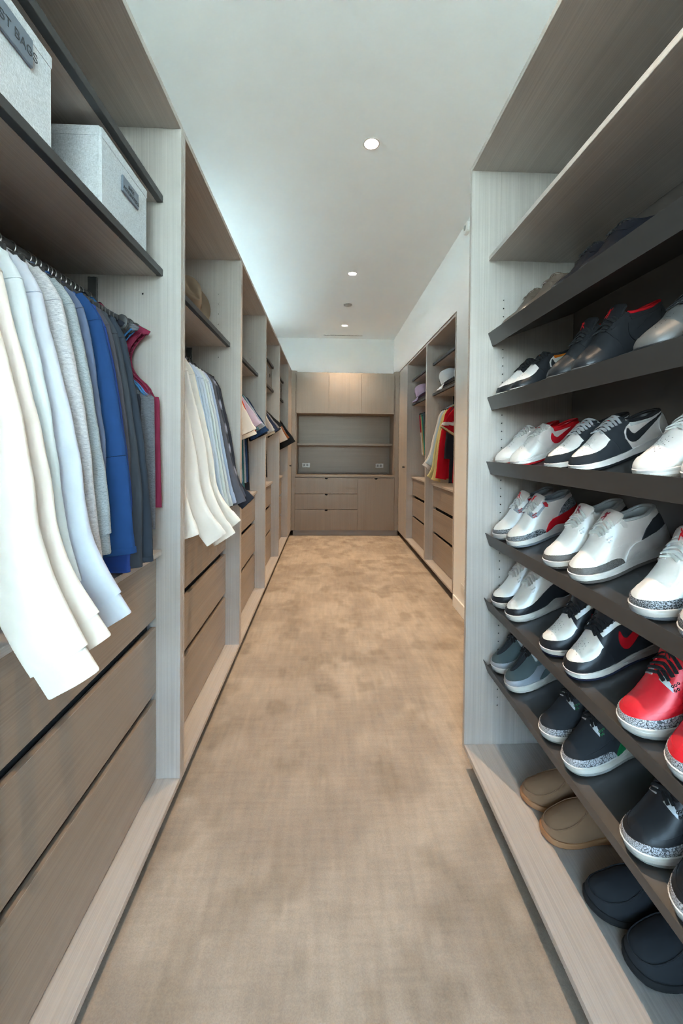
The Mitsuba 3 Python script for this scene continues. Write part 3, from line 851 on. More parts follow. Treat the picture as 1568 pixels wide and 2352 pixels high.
        addp('throat', [toe_band(la, [(0, .80), (.1, .80), (.3, .80)], lo=.80).buffer(0).union(toe_band(la, [(0, .98), (.1, .98), (.34, .98)], lo=.80)).buffer(0)], c['strip'], lift=0.0014)
        for sd in (-1, 1):
            ms = []
            for f_ in (-1, -.5, 0, .5, 1):
                ss, h0, h1 = .44 + .028 * f_, .46, .72
                x = np.linspace(0, 1, 6)
                sx, hx = .44 + .028 * f_ * (.55 + .75 * x), h0 + (h1 - h0) * x
                pp = sd * la.p(sx)
                ms.append(tube_mesh(la.at(pp, hx) + la.normal(pp, hx) * 0.0045, 0.0021, 6))
            for x in (0, .33, .62):
                f_ = np.linspace(-1, 1, 7)
                sx, hx = .44 + .028 * f_ * (.55 + .75 * x), np.full(7, .46 + .26 * x)
                pp = sd * la.p(sx)
                ms.append(tube_mesh(la.at(pp, hx) + la.normal(pp, hx) * 0.0045, 0.0023, 6))
            add('lace_wing', join(ms), c['wing'], 'light grey moulded lace wing')
    elif kind == 'derby':
        addp('toe_cap', [toe_band(la, [(0, .98), (.05, .97), (.10, .80), (.16, .40), (.20, .0), (.21, -.01)])], c['base'], lift=0.001)
        addp('facing', side_poly(la, [(.385, ho(.385) - .005), (.40, .70), (.45, .52), (.53, .46), (.60, ho(.60) - .1), (.60, ho(.60)), (.52, ho(.52) - .005), (.46, ho(.46) - .005)]), c['base'], lift=0.002)
    if c.get('emblem'):
        v, f = on_tongue(C, n, hw, JUMP, 10, 0.012 if low else 0.019)
        out.append(('tongue_emblem', ply((v, f), c['emblem']), 'leaping figure emblem on the tongue'))
    SHOE_CACHE[key] = out
    return out


def crackle(bg, line, sc, wid):
    def fn(p, n, uv):
        wx = uv.x + 0.0035 * (dnoise(uv.x * 260.0, uv.y * 260.0, 3.0) - 0.5)
        wy = uv.y + 0.0035 * (dnoise(uv.x * 260.0, uv.y * 260.0, 8.0) - 0.5)
        a, b, r = mikit.voronoi(wx * sc, wy * sc * 0.75)
        e = smoothstep(wid * 0.5, wid, b - a)
        return mix(line, bg, e)
    return fn


for key, col, ro in (('sh_white', (0.80, 0.80, 0.80), .45), ('sh_offwhite', (0.72, 0.70, 0.66), .5), ('sh_black', (0.012, 0.012, 0.013), .38), ('sh_suede', (0.014, 0.015, 0.017), .85), ('sh_red', (0.62, 0.012, 0.020), .42),
                     ('sh_darkred', (0.40, 0.008, 0.014), .5), ('sh_grey', (0.29, 0.31, 0.34), .6), ('sh_ltgrey', (0.52, 0.54, 0.57), .55), ('sh_teal', (0.040, 0.055, 0.055), .9), ('sh_green', (0.006, 0.10, 0.032), .35),
                     ('sh_orange', (0.68, 0.16, 0.010), .5), ('sh_gum', (0.40, 0.17, 0.055), .55), ('sh_greige', (0.42, 0.42, 0.40), .7), ('sh_brown', (0.085, 0.055, 0.040), .5), ('sh_mocha', (0.080, 0.062, 0.050), .7),
                     ('sh_mochasole', (0.115, 0.092, 0.078), .7), ('sh_patent', (0.006, 0.006, 0.008), .10), ('sh_polish', (0.070, 0.050, 0.038), .28), ('sh_charcoal', (0.060, 0.056, 0.052), .45), ('sh_navy', (0.010, 0.012, 0.03), .6),
                     ('sh_wine', (0.16, 0.01, 0.02), .5), ('sh_lace', (0.66, 0.67, 0.66), .85), ('sh_laceg', (0.40, 0.385, 0.385), .85), ('sh_laceb', (0.010, 0.010, 0.010), .9), ('sh_whitesole', (0.76, 0.76, 0.77), .5),
                     ('sh_tan', (0.185, 0.098, 0.050), .95), ('sh_tansole', (0.26, 0.115, 0.045), .7), ('sh_steel', (0.7, 0.7, 0.7), .3)):
    mat(key, col, ro, **({'specular': 0.22} if max(col) < 0.03 and ro > 0.3 else {}))
mat('sh_cement', proc(crackle((0.46, 0.46, 0.48), (0.045, 0.045, 0.05), 170.0, 0.20)), 0.6)
mat('sh_cementdark', proc(crackle((0.020, 0.020, 0.022), (0.33, 0.34, 0.36), 190.0, 0.26)), 0.6)
mat('sh_mochaguard', proc(crackle((0.062, 0.050, 0.042), (0.115, 0.098, 0.085), 330.0, 0.30)), 0.6)

WHITE1 = dict(out='sh_red', mid='sh_whitesole', base='sh_white', lining='sh_darkred', collar='sh_red', tongue='sh_white', laces='sh_lace', guard='sh_white', stay='sh_white', strip='sh_white', swoosh='sh_red', heel='sh_white', cpanel='sh_red', emblem='sh_red')
STYLES = {
    'orange': dict(kind='court', c={**WHITE1, 'out': 'sh_gum', 'lining': 'sh_black', 'collar': 'sh_black', 'tongue': 'sh_black', 'laces': 'sh_laceb', 'guard': 'sh_black', 'stay': 'sh_black', 'swoosh': 'sh_black', 'heel': 'sh_orange', 'cpanel': 'sh_orange', 'emblem': 'sh_orange'}),
    'blackred': dict(kind='mid', c={**WHITE1, 'out': 'sh_black', 'mid': 'sh_charcoal', 'base': 'sh_black', 'lining': 'sh_darkred', 'collar': 'sh_red', 'tongue': 'sh_black', 'laces': 'sh_laceb', 'guard': 'sh_black', 'stay': 'sh_black', 'strip': 'sh_black', 'swoosh': 'sh_black', 'heel': 'sh_black', 'cpanel': 'sh_black', 'emblem': 'sh_red'}),
    'charcoal': dict(kind='court', c={**WHITE1, 'out': 'sh_black', 'mid': 'sh_black', 'base': 'sh_charcoal', 'lining': 'sh_black', 'collar': 'sh_charcoal', 'tongue': 'sh_charcoal', 'laces': 'sh_laceb', 'guard': 'sh_charcoal', 'stay': 'sh_charcoal', 'swoosh': None, 'heel': 'sh_charcoal', 'cpanel': 'sh_charcoal', 'emblem': None}),
    'whitered': dict(kind='court', c=WHITE1),
    'blackwhite': dict(kind='court', c={**WHITE1, 'out': 'sh_black', 'lining': 'sh_black', 'collar': 'sh_black', 'tongue': 'sh_suede', 'laces': 'sh_laceg', 'guard': 'sh_suede', 'stay': 'sh_suede', 'swoosh': 'sh_black', 'cpanel': 'sh_ltgrey', 'emblem': 'sh_red'}),
    'white': dict(kind='court', c={**WHITE1, 'out': 'sh_offwhite', 'lining': 'sh_ltgrey', 'collar': 'sh_ltgrey', 'tongue': 'sh_white', 'swoosh': None, 'cpanel': 'sh_white', 'emblem': None}),
    'firered': dict(kind='runner', c=dict(out='sh_grey', mid='sh_whitesole', base='sh_white', lining='sh_grey', collar='sh_grey', tongue='sh_white', laces='sh_lace', guard='sh_cementdark', vamp='sh_white', wing='sh_red', stay='sh_grey', strip='sh_white', insert='sh_grey', ankle='sh_white', heel='sh_cementdark', eye='sh_darkred', emblem='sh_red')),
    'mocha': dict(kind='runner', c=dict(out='sh_mochasole', mid='sh_whitesole', base='sh_white', lining='sh_ltgrey', collar='sh_ltgrey', tongue='sh_white', laces='sh_lace', guard='sh_mochaguard', vamp='sh_white', wing='sh_whitesole', stay='sh_white', strip='sh_white', insert='sh_white', ankle='sh_white', heel='sh_black', eye='sh_steel', emblem='sh_wine')),
    'cement': dict(kind='runner', c=dict(out='sh_grey', mid='sh_whitesole', base='sh_white', lining='sh_ltgrey', collar='sh_ltgrey', tongue='sh_white', laces='sh_lace', guard='sh_cementdark', vamp='sh_white', wing='sh_whitesole', stay='sh_ltgrey', strip='sh_ltgrey', insert='sh_white', ankle='sh_white', heel='sh_cementdark', eye='sh_steel', emblem='sh_red')),
    'fragment': dict(kind='runner', long=True, c=dict(out='sh_whitesole', mid='sh_whitesole', base='sh_white', lining='sh_grey', collar='sh_grey', tongue='sh_white', laces='sh_lace', guard='sh_black', vamp='sh_white', wing='sh_whitesole', stay='sh_white', strip='sh_white', insert='sh_white', ankle='sh_white', heel='sh_black', eye='sh_steel', emblem=None)),
    'blacktoe': dict(kind='mid', laces=6, c={**WHITE1, 'out': 'sh_navy', 'base': 'sh_white', 'lining': 'sh_black', 'collar': 'sh_black', 'tongue': 'sh_black', 'laces': 'sh_laceb', 'guard': 'sh_black', 'stay': 'sh_black', 'strip': 'sh_white', 'swoosh': 'sh_red', 'heel': 'sh_black', 'cpanel': 'sh_black', 'emblem': None, 'quarter': 'sh_black'}),
    'red': dict(kind='runner', c=dict(out='sh_ltgrey', mid='sh_whitesole', base='sh_red', lining='sh_black', collar='sh_black', tongue='sh_red', laces='sh_laceb', guard='sh_cement', vamp='sh_red', wing='sh_whitesole', stay='sh_red', strip='sh_red', insert='sh_ltgrey', ankle='sh_red', heel='sh_cement', eye='sh_black', emblem='sh_black')),
    'teal': dict(kind='net', c=dict(out='sh_whitesole', mid='sh_whitesole', base='sh_teal', lining='sh_black', collar='sh_black', tongue='sh_suede', laces='sh_laceb', guard='sh_grey', insert='sh_green' if False else 'sh_teal', heel='sh_grey', strip='sh_suede', wing='sh_ltgrey', emblem=None)),
    'green': dict(kind='runner', c=dict(out='sh_greige', mid='sh_whitesole', base='sh_suede', lining='sh_black', collar='sh_black', tongue='sh_suede', laces='sh_laceb', guard='sh_cement', vamp='sh_suede', wing='sh_green', stay='sh_suede', strip='sh_suede', insert='sh_ltgrey', ankle='sh_suede', heel='sh_cement', eye='sh_green', emblem=None)),
    'blackcement': dict(kind='runner', c=dict(out='sh_greige', mid='sh_whitesole', base='sh_black', lining='sh_black', collar='sh_black', tongue='sh_black', laces='sh_laceb', guard='sh_cement', vamp='sh_black', wing='sh_whitesole', stay='sh_black', strip='sh_black', insert='sh_ltgrey', ankle='sh_black', heel='sh_cement', eye='sh_black', emblem=None)),
    'browndress': dict(kind='derby', laces=5, c=dict(sole='sh_brown', base='sh_polish', lining='sh_brown', collar='sh_polish', tongue='sh_brown', laces='sh_brown', emblem=None)),
    'blackdress': dict(kind='derby', laces=5, c=dict(sole='sh_black', base='sh_patent', lining='sh_black', collar='sh_patent', tongue='sh_black', laces='sh_laceb', emblem=None)),
}
for k_, v_ in STYLES.items(): v_['name'] = k_


def put_shoe(name, style, label, group, M, mirror, cat='shoe'):
    k = thing(name, label, cat, group)
    M = M @ (T().scale([1, -1, 1]) if mirror else T())
    for pn, shape, lab in make_shoe(STYLES[style]):
        part(k, pn, {**shape, 'to_world': M}, lab)
    return k


def shelf_frame(lipz, y, x=0.7145):
    """toe end of a shoe standing on a slanted shelf"""
    zs = lipz - 0.0265 + (x - 0.7005) * ST / CT
    return T([[CT, 0, -ST, x], [0, 1, 0, y], [ST, 0, CT, zs + 0.0008], [0, 0, 0, 1]])


ROWS = [
    (0, 'dress_shoe', 'browndress', 'brown leather lace-up dress shoe', (1.62, 1.475), 'top shelf'),
    (0, 'dress_shoe', 'blackdress', 'shiny black leather lace-up dress shoe', (1.255, 1.125), 'top shelf'),
    (1, 'sneaker', 'orange', 'white and black sneaker with an orange heel', (1.653, 1.533), 'second shelf'),
    (1, 'sneaker', 'blackred', 'black leather sneaker with a red collar lining', (1.262, 1.140), 'second shelf'),
    (1, 'sneaker', 'charcoal', 'dark charcoal leather sneaker', (0.890, 0.768), 'second shelf'),
    (2, 'sneaker', 'whitered', 'white sneaker with a red side mark and red collar', (1.650, 1.525), 'third shelf'),
    (2, 'sneaker', 'blackwhite', 'white sneaker with black overlays and grey laces', (1.265, 1.145), 'third shelf'),
    (2, 'sneaker', 'white', 'plain white leather sneaker', (0.885, 0.765), 'third shelf'),
    (3, 'sneaker', 'firered', 'white sneaker with dark crackled toe band and red sole wing', (1.660, 1.541), 'fourth shelf'),
    (3, 'sneaker', 'mocha', 'white sneaker with a brown toe band', (1.262, 1.135), 'fourth shelf'),
    (3, 'sneaker', 'cement', 'white sneaker with black and grey crackled toe band', (0.885, 0.762), 'fourth shelf'),
    (4, 'sneaker', 'fragment', 'white sneaker with a smooth black toe band and white sole', (1.660, 1.541), 'fifth shelf'),
    (4, 'sneaker', 'blacktoe', 'black sneaker with white perforated toe and red side mark', (1.275, 1.152), 'fifth shelf'),
    (4, 'sneaker', 'red', 'red sneaker with grey crackled toe band', (0.915, 0.785), 'fifth shelf'),
    (5, 'sneaker', 'teal', 'grey and dark teal sneaker with light lace wings', (1.660, 1.540), 'lowest shelf'),
    (5, 'sneaker', 'green', 'black suede sneaker with grey crackled toe and green wing', (1.268, 1.150), 'lowest shelf'),
    (5, 'sneaker', 'blackcement', 'black leather sneaker with grey crackled toe band', (0.895, 0.768), 'lowest shelf'),
]
for lv, nm, st, lab, ys, where in ROWS:
    for i, y in enumerate(ys):
        put_shoe(nm, st, f'{lab}, {("far", "near")[i]} one of the pair', f'{lab.split(",")[0]} pair', shelf_frame(LIPZ[lv], y), i == 0)


def slipper(name, y, lab, group, up, sole, mirror, yaw=0.0, x=0.735):
    la = Last(L=0.285, wide=1.04, sole=0.020, k1=1.25, k2=0.72, top=([0, .06, .13, .2, .28, .36, .45, .53, .6, .75, .9, 1], [.050, .062, .069, .075, .083, .092, .099, .104, .092, .072, .062, .058]),
              opens=([0, .50, .52, .56, .62, .75, .9, 1.0], [1, 1, .93, .84, .72, .62, .66, .68]))
    k = thing(name, lab, 'slipper', group)
    M = T().translate([x, y, ZB1 + 0.0004]) @ T().rotate([0, 0, 1], yaw) @ (T().scale([1, -1, 1]) if mirror else T())
    sp = lambda s: 0.003 * np.clip(1 - s / 0.2, 0, 1) ** 2
    part(k, 'sole', {**ply(band(la, [(-0.002, sp), (0.003, lambda s: sp(s) + 0.001), (0.0065, lambda s: sp(s) + 0.005), (0.0068, lambda s: la.zs(s) - 0.006), (0.004, lambda s: la.zs(s) - 0.001), (-0.003, lambda s: la.zs(s))]), sole, smooth=42), 'to_world': M})
    part(k, 'upper', {**ply(upper_mesh(la), up, smooth=True), 'to_world': M})
    V, F, U = panel(la, toe_band(la, [(0, .36), (.06, .37), (.16, .42), (.30, .50), (.42, .62), (.48, .74), (.50, .60), (.56, .2), (.565, -.01)]), 0.0016)
    part(k, 'toe_panel', {**ply((V, F), up, uv=U, smooth=True), 'to_world': M})
    s = np.linspace(0.004, .48, 24); h = cat_interp(s, np.array([0, .06, .16, .30, .42, .48]), np.array([.36, .37, .42, .50, .62, .74]))
    pp = np.r_[-la.p(s[::-1]), la.p(s)]; hq = np.r_[h[::-1], h]
    part(k, 'seam', {**ply(tube_mesh(la.at(pp, hq) + la.normal(pp, hq) * 0.0018, 0.0016, 6), up, smooth=40), 'to_world': M})
    P = np.linspace(-1, 1, 97); E = la.at(P, la.hopen(la.s(P)))
    ok = la.s(P) >= .53
    idx = [i for i in range(97) if ok[i] and P[i] >= 0] + [i for i in range(97) if ok[i] and P[i] < 0]
    part(k, 'fleece_trim', {**ply(tube_mesh(E[idx], 0.007, 8), 'sh_offwhite' if up == 'sh_tan' else 'sh_laceb', smooth=60), 'to_world': M})
    ins = np.linspace(0.3, 0.985, 24); ww = np.interp(ins, WS, WW) * 0.96
    v = np.stack([np.column_stack([ins * la.L, -ww, 0 * ins + 0.027]), np.column_stack([ins * la.L, ww, 0 * ins + 0.027])], 1).reshape(-1, 3)
    part(k, 'insole', {**ply((v, grid_faces(24, 2)), 'sh_offwhite' if up == 'sh_tan' else 'sh_laceb'), 'to_world': M})


slipper('slipper', 1.440, 'tan suede slipper on the cabinet floor, nearer the side panel', 'tan suede slippers', 'sh_tan', 'sh_tansole', True)
slipper('slipper', 1.312, 'tan suede slipper on the cabinet floor, nearer the black slippers', 'tan suede slippers', 'sh_tan', 'sh_tansole', False)
slipper('slipper', 1.094, 'black suede slipper beside the tan ones on the cabinet floor', 'black suede slippers', 'sh_suede', 'sh_laceb', True, x=0.752)
slipper('slipper', 0.966, 'black suede slipper nearest the camera on the cabinet floor', 'black suede slippers', 'sh_suede', 'sh_laceb', False, x=0.765)

# ------------------------------------------------------------------ clothes on hangers
nz = meshkit.noise


def shade(V, col, heather=0.0, seed=0, fn=None, fine=900.0):
    C = np.tile(np.asarray(col, float), (len(V), 1))
    if fn is not None: C = fn(V, C)
    if heather:
        n = nz(V * np.array([fine * .35, fine, fine]), seed) - 0.5
        n2 = nz(V * np.array([60.0, 60.0, 200.0]), seed + 3) - 0.5
        C = C * (1 + heather * (1.2 * n + 0.6 * n2))[:, None]
    return np.clip(C, 0.002, 0.95)


def cloth(V, F, col, heather=0.0, seed=0, fn=None, m=None):
    if m: return ply((V, F), m, smooth=True)
    return ply((V, F), 'm_vc', smooth=True, color=shade(V, col, heather, seed, fn))


def loft(rings, closed_end=False):
    n, m = len(rings), len(rings[0])
    V = np.asarray(rings).reshape(-1, 3)
    i, j = np.meshgrid(np.arange(n - 1), np.arange(m), indexing='ij')
    j2 = (j + 1) % m
    q = np.stack([i * m + j, i * m + j2, (i + 1) * m + j2, (i + 1) * m + j], -1).reshape(-1, 4)
    return V, np.vstack([q[:, [0, 1, 2]], q[:, [0, 2, 3]]])


def se(c, e):
    return np.sign(c) * np.abs(c) ** e


RODZ = 1.948


def hanger(xr, s, y, label, wide=False, group='black hangers on the rods'):
    """s: the aisle side of the rod along x (+1 or -1)."""
    k = thing('hanger', label, 'hanger', group)
    a = np.linspace(-2.2, 3.5, 26)
    hook = [(0.0, 0, -0.062), (0.001, 0, -0.050), (0.004, 0, -0.038)] + [(0.0195 * math.cos(t), 0, 0.0195 * math.sin(t)) for t in np.linspace(-0.95, 3.5, 20)]
    P = np.array(hook) * [s, 1, 1] + [xr, y, RODZ - 0.0015]
    part(k, 'hook', ply(tube_mesh(P, 0.0015, 6), 'm_steel', smooth=60), 'steel wire hook')
    X = np.linspace(-0.172, 0.172, 21)
    Z = RODZ - 0.062 - 0.062 * (np.abs(X) / 0.2) ** 1.25
    t = np.where(np.abs(X) > 0.15, 0.013 if wide else 0.009, 0.009)
    ang = np.arange(10) * 2 * np.pi / 10
    rings = [np.column_stack([np.full(10, xr + x), y + (0.0045 if not wide else 0.0055) * np.cos(ang), z + t[i] * np.sin(ang)]) for i, (x, z) in enumerate(zip(X, Z))]
    V, F = loft(rings)
    caps = np.array([[0, j, j + 1] for j in range(1, 9)] + [[200, 200 + j + 1, 200 + j] for j in range(1, 9)])
    ms = [(V, np.vstack([F, caps]))]
    if wide:
        for sg_ in (-1, 1):
            v, f = lathe([(0.0001, -0.006), (0.017, -0.006), (0.020, -0.003), (0.020, 0.003), (0.017, 0.006), (0.0001, 0.006)], 20, axis='y')
            ms.append((v * [1, 1, 1.35] + [xr + sg_ * 0.176, y, RODZ - 0.122], f))
    part(k, 'shoulder_bar', ply(join(ms), 'm_black', smooth=50))
    return k


SLEEVE_LONG = [(.118, 1.822), (.142, 1.77), (.170, 1.66), (.197, 1.52), (.221, 1.36), (.236, 1.20), (.243, 1.05)]


def garment(name, label, cat, group, xr, s, y, col, T=0.013, hem=1.07, cuff=1.03, out=0.243, W=0.180, kind='sweat', heather=0.0, seed=0, cuffcol=None, fn=None, aw=(.064, .050), fold=0.004, short=None, zdrop=0.0, chest=.25, elbow=False, m=None, puff=0.0):
    """A garment hanging flat across the rod; its near sleeve hangs on the aisle side."""
    k = thing(name, label, cat, group)
    rs = np.random.RandomState(seed + 11)
    zn, zs = 1.903 - zdrop, 1.822 - zdrop
    zrow = np.r_[np.linspace(zn, zs, 12), np.linspace(zs - 0.012, hem, 40)]
    ang = np.arange(44) * 2 * np.pi / 44
    ph = rs.rand(4) * 6.28
    rings = []
    for z in zrow:
        if z >= zs: w = 0.066 + (W - 0.066) * ((zn - z) / (zn - zs)) ** 0.92; t = 0.0085 + (T - 0.0085) * ((zn - z) / (zn - zs)) ** 1.3
        else:
            u = (zs - z) / (zs - hem); w = W + 0.034 * u
            if kind == 'vest':
                q = np.clip((1.815 - z) / (1.815 - 1.575), 0, 1)
                w = W - .066 * math.sin(math.pi * min(q * 1.25, 1)) ** .8 * (q < 1) + (chest - W) * float(np.clip((q - .62) / .38, 0, 1)) ** 2.2 + 0.010 * u
            t = T * (1 + 0.10 * u)
        c, sn = se(np.cos(ang), 0.75), se(np.sin(ang), 0.72)
        x = w * c
        u = max((zs - z) / (zs - hem), 0)
        A = fold * u ** 0.8
        yy = t * sn + A * np.sin(x * 26 + ph[0] + 1.5 * math.sin(z * 5 + ph[1])) + 0.5 * A * np.sin(x * 61 + ph[2] + z * 3)
        if puff: yy = yy * (1 + puff * (abs(math.sin((z - hem) * math.pi / 0.055)) - .6))
        rings.append(np.column_stack([xr + s * x, y + yy, np.full(44, z) + 0.004 * np.sin(x * 9 + ph[3]) * u]))
    V, F = loft(rings)
    if kind == 'vest':                               # armholes: the outer edge is open there
        c_ = V[F].mean(1); lat = np.abs(c_[:, 0] - xr)
        wz = np.interp(c_[:, 2], zrow[::-1], np.array([np.abs(r[:, 0] - xr).max() for r in rings])[::-1])
        F = F[~((lat > wz * .90) & (c_[:, 2] > 1.585) & (c_[:, 2] < 1.808))]
    part(k, 'body', cloth(V, F, col, heather, seed, fn, m))
    if kind == 'vest':
        zz = np.linspace(1.583, 1.812, 26)
        wz = np.interp(zz, zrow[::-1], np.array([np.abs(r[:, 0] - xr).max() for r in rings])[::-1]) * .915
        for side in (1, -1):
            fr = np.column_stack([xr + s * side * wz, np.full(26, y - T * .92), zz]); bk = np.column_stack([xr + s * side * wz, np.full(26, y + T * .92), zz])
            v, f = tube_mesh(np.vstack([fr, bk[::-1]]), 0.0034, 6, closed=True)
            part(k, 'armhole_binding', cloth(v, f, np.asarray(cuffcol if cuffcol is not None else col) * .95))
    b = cuffcol if cuffcol is not None else col
    if kind in ('sweat', 'hoodie'):
        rr = []
        for z, g in ((hem + 0.004, 1.0), (hem - 0.004, 0.95), (hem - 0.030, 0.94), (hem - 0.048, 0.95)):
            R = rings[-1].copy(); R[:, 0] = xr + (R[:, 0] - xr) * g; R[:, 1] = y + (R[:, 1] - y) * 0.85; R[:, 2] = z; rr.append(R)
        v, f = loft(rr); part(k, 'hem_band', cloth(v, f, b, heather * .7, seed + 2, None, m))
    # collar
    if kind in ('shirt', 'polo', 'vest'):
        hgt = {'shirt': 0.021, 'polo': 0.018, 'vest': 0.022}[kind]
        rr = []
        for dz, g, th in ((-0.006, 1.02, .0095), (hgt * .5, 0.86, .011), (hgt, 0.80, .0115), (hgt * .55, 0.93, .0125), (-0.002, 1.10, .0125)):
            rr.append(np.column_stack([xr + 0.066 * g * se(np.cos(ang), .8), y + th * se(np.sin(ang), .8), np.full(44, zn + dz)]))
        v, f = loft(rr); part(k, 'collar', cloth(v, f, b, heather, seed))
    else:
        v, f = tube_mesh(np.column_stack([xr + 0.068 * se(np.cos(ang), .8), y + 0.0088 * se(np.sin(ang), .8), np.full(44, zn + 0.001)]), 0.003, 6, closed=True)
        part(k, 'neckband', cloth(v, f, b, heather, seed))
    if kind == 'vest':
        return k
    # sleeves
    for side in (1, -1):
        if short is not None:
            pts = np.array([(.118, 1.822), (.150, 1.775), (.150 + (short[0] - .150) * .5, 1.775 + (short[1] - 1.775) * .5), short[:2]], float)
            if side == -1: pts[:, 0] = np.minimum(pts[:, 0], .19)
            a0, a1 = .062, short[2] if side == 1 else .07
        else:
            pts = np.array(SLEEVE_LONG)
            ln = 0.0 if kind == 'jacket' or side == -1 else 0.062 if kind == 'shirt' else 0.055
            cuff_ = cuff + ln
            pts = np.vstack([pts[pts[:, 1] > cuff_ + 0.10], [[out if side == 1 else .22, max(cuff_, 1.06) if side == -1 else cuff_]]])
            if side == -1: pts[:, 0] = np.minimum(pts[:, 0], .215)
            pts[2:, 0] += (out - .243) * np.linspace(0.0, 0.7, len(pts) - 2) if side == 1 else 0
            a0, a1 = aw
        if len(pts) < 3: continue
        dd = np.r_[0, np.cumsum(np.linalg.norm(np.diff(pts, axis=0), axis=1))]
        from scipy.interpolate import PchipInterpolator as PI
        n = 30 if side == 1 else 12
        q = np.linspace(0, dd[-1], n)
        X, Z = PI(dd, pts[:, 0])(q), PI(dd, pts[:, 1])(q)
        tx, tz = np.gradient(X), np.gradient(Z)
        L_ = np.hypot(tx, tz); tx, tz = tx / L_, tz / L_
        rings = []
        an = np.arange(26) * 2 * np.pi / 26
        p2 = rs.rand(6) * 6.28
        for i in range(n):
            u = i / (n - 1)
            a = a0 + (a1 - a0) * u ** 0.8
            a *= 0.72 + 0.28 * min(1, u / 0.10)
            bth = (T + 0.0022) * (0.86 + 0.14 * min(1, u / 0.1)) * (1 + 0.12 * math.sin(u * 9 + p2[0]))
            cx, sn = se(np.cos(an), 0.8), se(np.sin(an), 0.78)
            wr = 1 + 0.035 * np.sin(an * 3 + u * 14 + p2[1]) * u
            off = a * cx * wr
            yy = bth * sn + fold * 0.8 * u * np.sin(off * 55 + p2[2] + u * 4) + 0.0018 * np.sin(u * 40 + p2[3] + off * 30) * (1 - abs(2 * u - 1.1))
            yc = y + 0.004 * math.sin(u * 5 + p2[4]) * u
            px, pz = X[i] + off * (-tz[i]), Z[i] + off * tx[i]
            rings.append(np.column_stack([xr + s * side * px, yc + yy, pz]))
        v, f = loft(rings)
        sl = part(k, 'sleeve', cloth(v, f, col, heather, seed + 5, fn, m))
        if elbow and side == 1:
            e_ = rings[int(n * .62)]
            part(sl, 'elbow_seam', cloth(*tube_mesh(e_, 0.0015, 5, closed=True), np.asarray(col) * .55))
        if short is None and side == 1 and kind != 'jacket':
            R0, R1 = rings[-1], rings[-2]
            d = (R0.mean(0) - R1.mean(0)); d /= np.linalg.norm(d)
            g = 0.90 if kind in ('sweat', 'hoodie') else 1.06
            ln = 0.055 if kind != 'shirt' else 0.062
            c0 = R0.mean(0)
            rr = []
            for dl, gg in ((-0.006, 1.0), (0.002, g), (ln * .5, g), (ln - .003, g), (ln, g * .97)):
                R = c0 + (R0 - c0) * np.array([gg, min(gg, .97), gg]) + d * dl
                rr.append(R)
            v, f = loft(rr); part(sl, 'cuff', cloth(v, f, b, heather * .7, seed + 8, None, m))
        elif side == 1:
            R0, R1 = rings[-1], rings[-2]
            d = (R0.mean(0) - R1.mean(0)); d /= np.linalg.norm(d); c0 = R0.mean(0)
            rr = [c0 + (R0 - c0) * 1.0 - d * .016, c0 + (R0 - c0) * 1.035 - d * .015, c0 + (R0 - c0) * 1.035 + d * .002, c0 + (R0 - c0) * .97 + d * .003]
            v, f = loft(rr); part(sl, 'hem', cloth(v, f, b, heather * .7, seed + 8, None, m))
        if side == 1:
            v, f = tube_mesh(rings[3], 0.0014, 5, closed=True)
            part(sl, 'shoulder_seam', cloth(v, f, np.asarray(col) * 0.8))
    return k


XRL, XRR = -0.885, 1.475


def melange(a, b, f=1.0):
    def fn(p, n, uv):
        g = dnoise(p.x * 160.0 * f, p.y * 160.0 * f, p.z * 620.0 * f)
        h = dnoise(p.x * 700.0 * f, p.y * 700.0 * f, p.z * 700.0 * f)
        return mix(a, b, dr.clip(0.75 * g + 0.45 * h - 0.1, 0, 1))
    return fn


mat('m_melange1', proc(melange((0.27, 0.27, 0.285), (0.60, 0.59, 0.60))), 0.95)
mat('m_melange2', proc(melange((0.15, 0.175, 0.185), (0.42, 0.46, 0.47), 1.5)), 0.95)
mat('m_melange3', proc(melange((0.035, 0.038, 0.045), (0.17, 0.175, 0.19), 1.3)), 0.9)

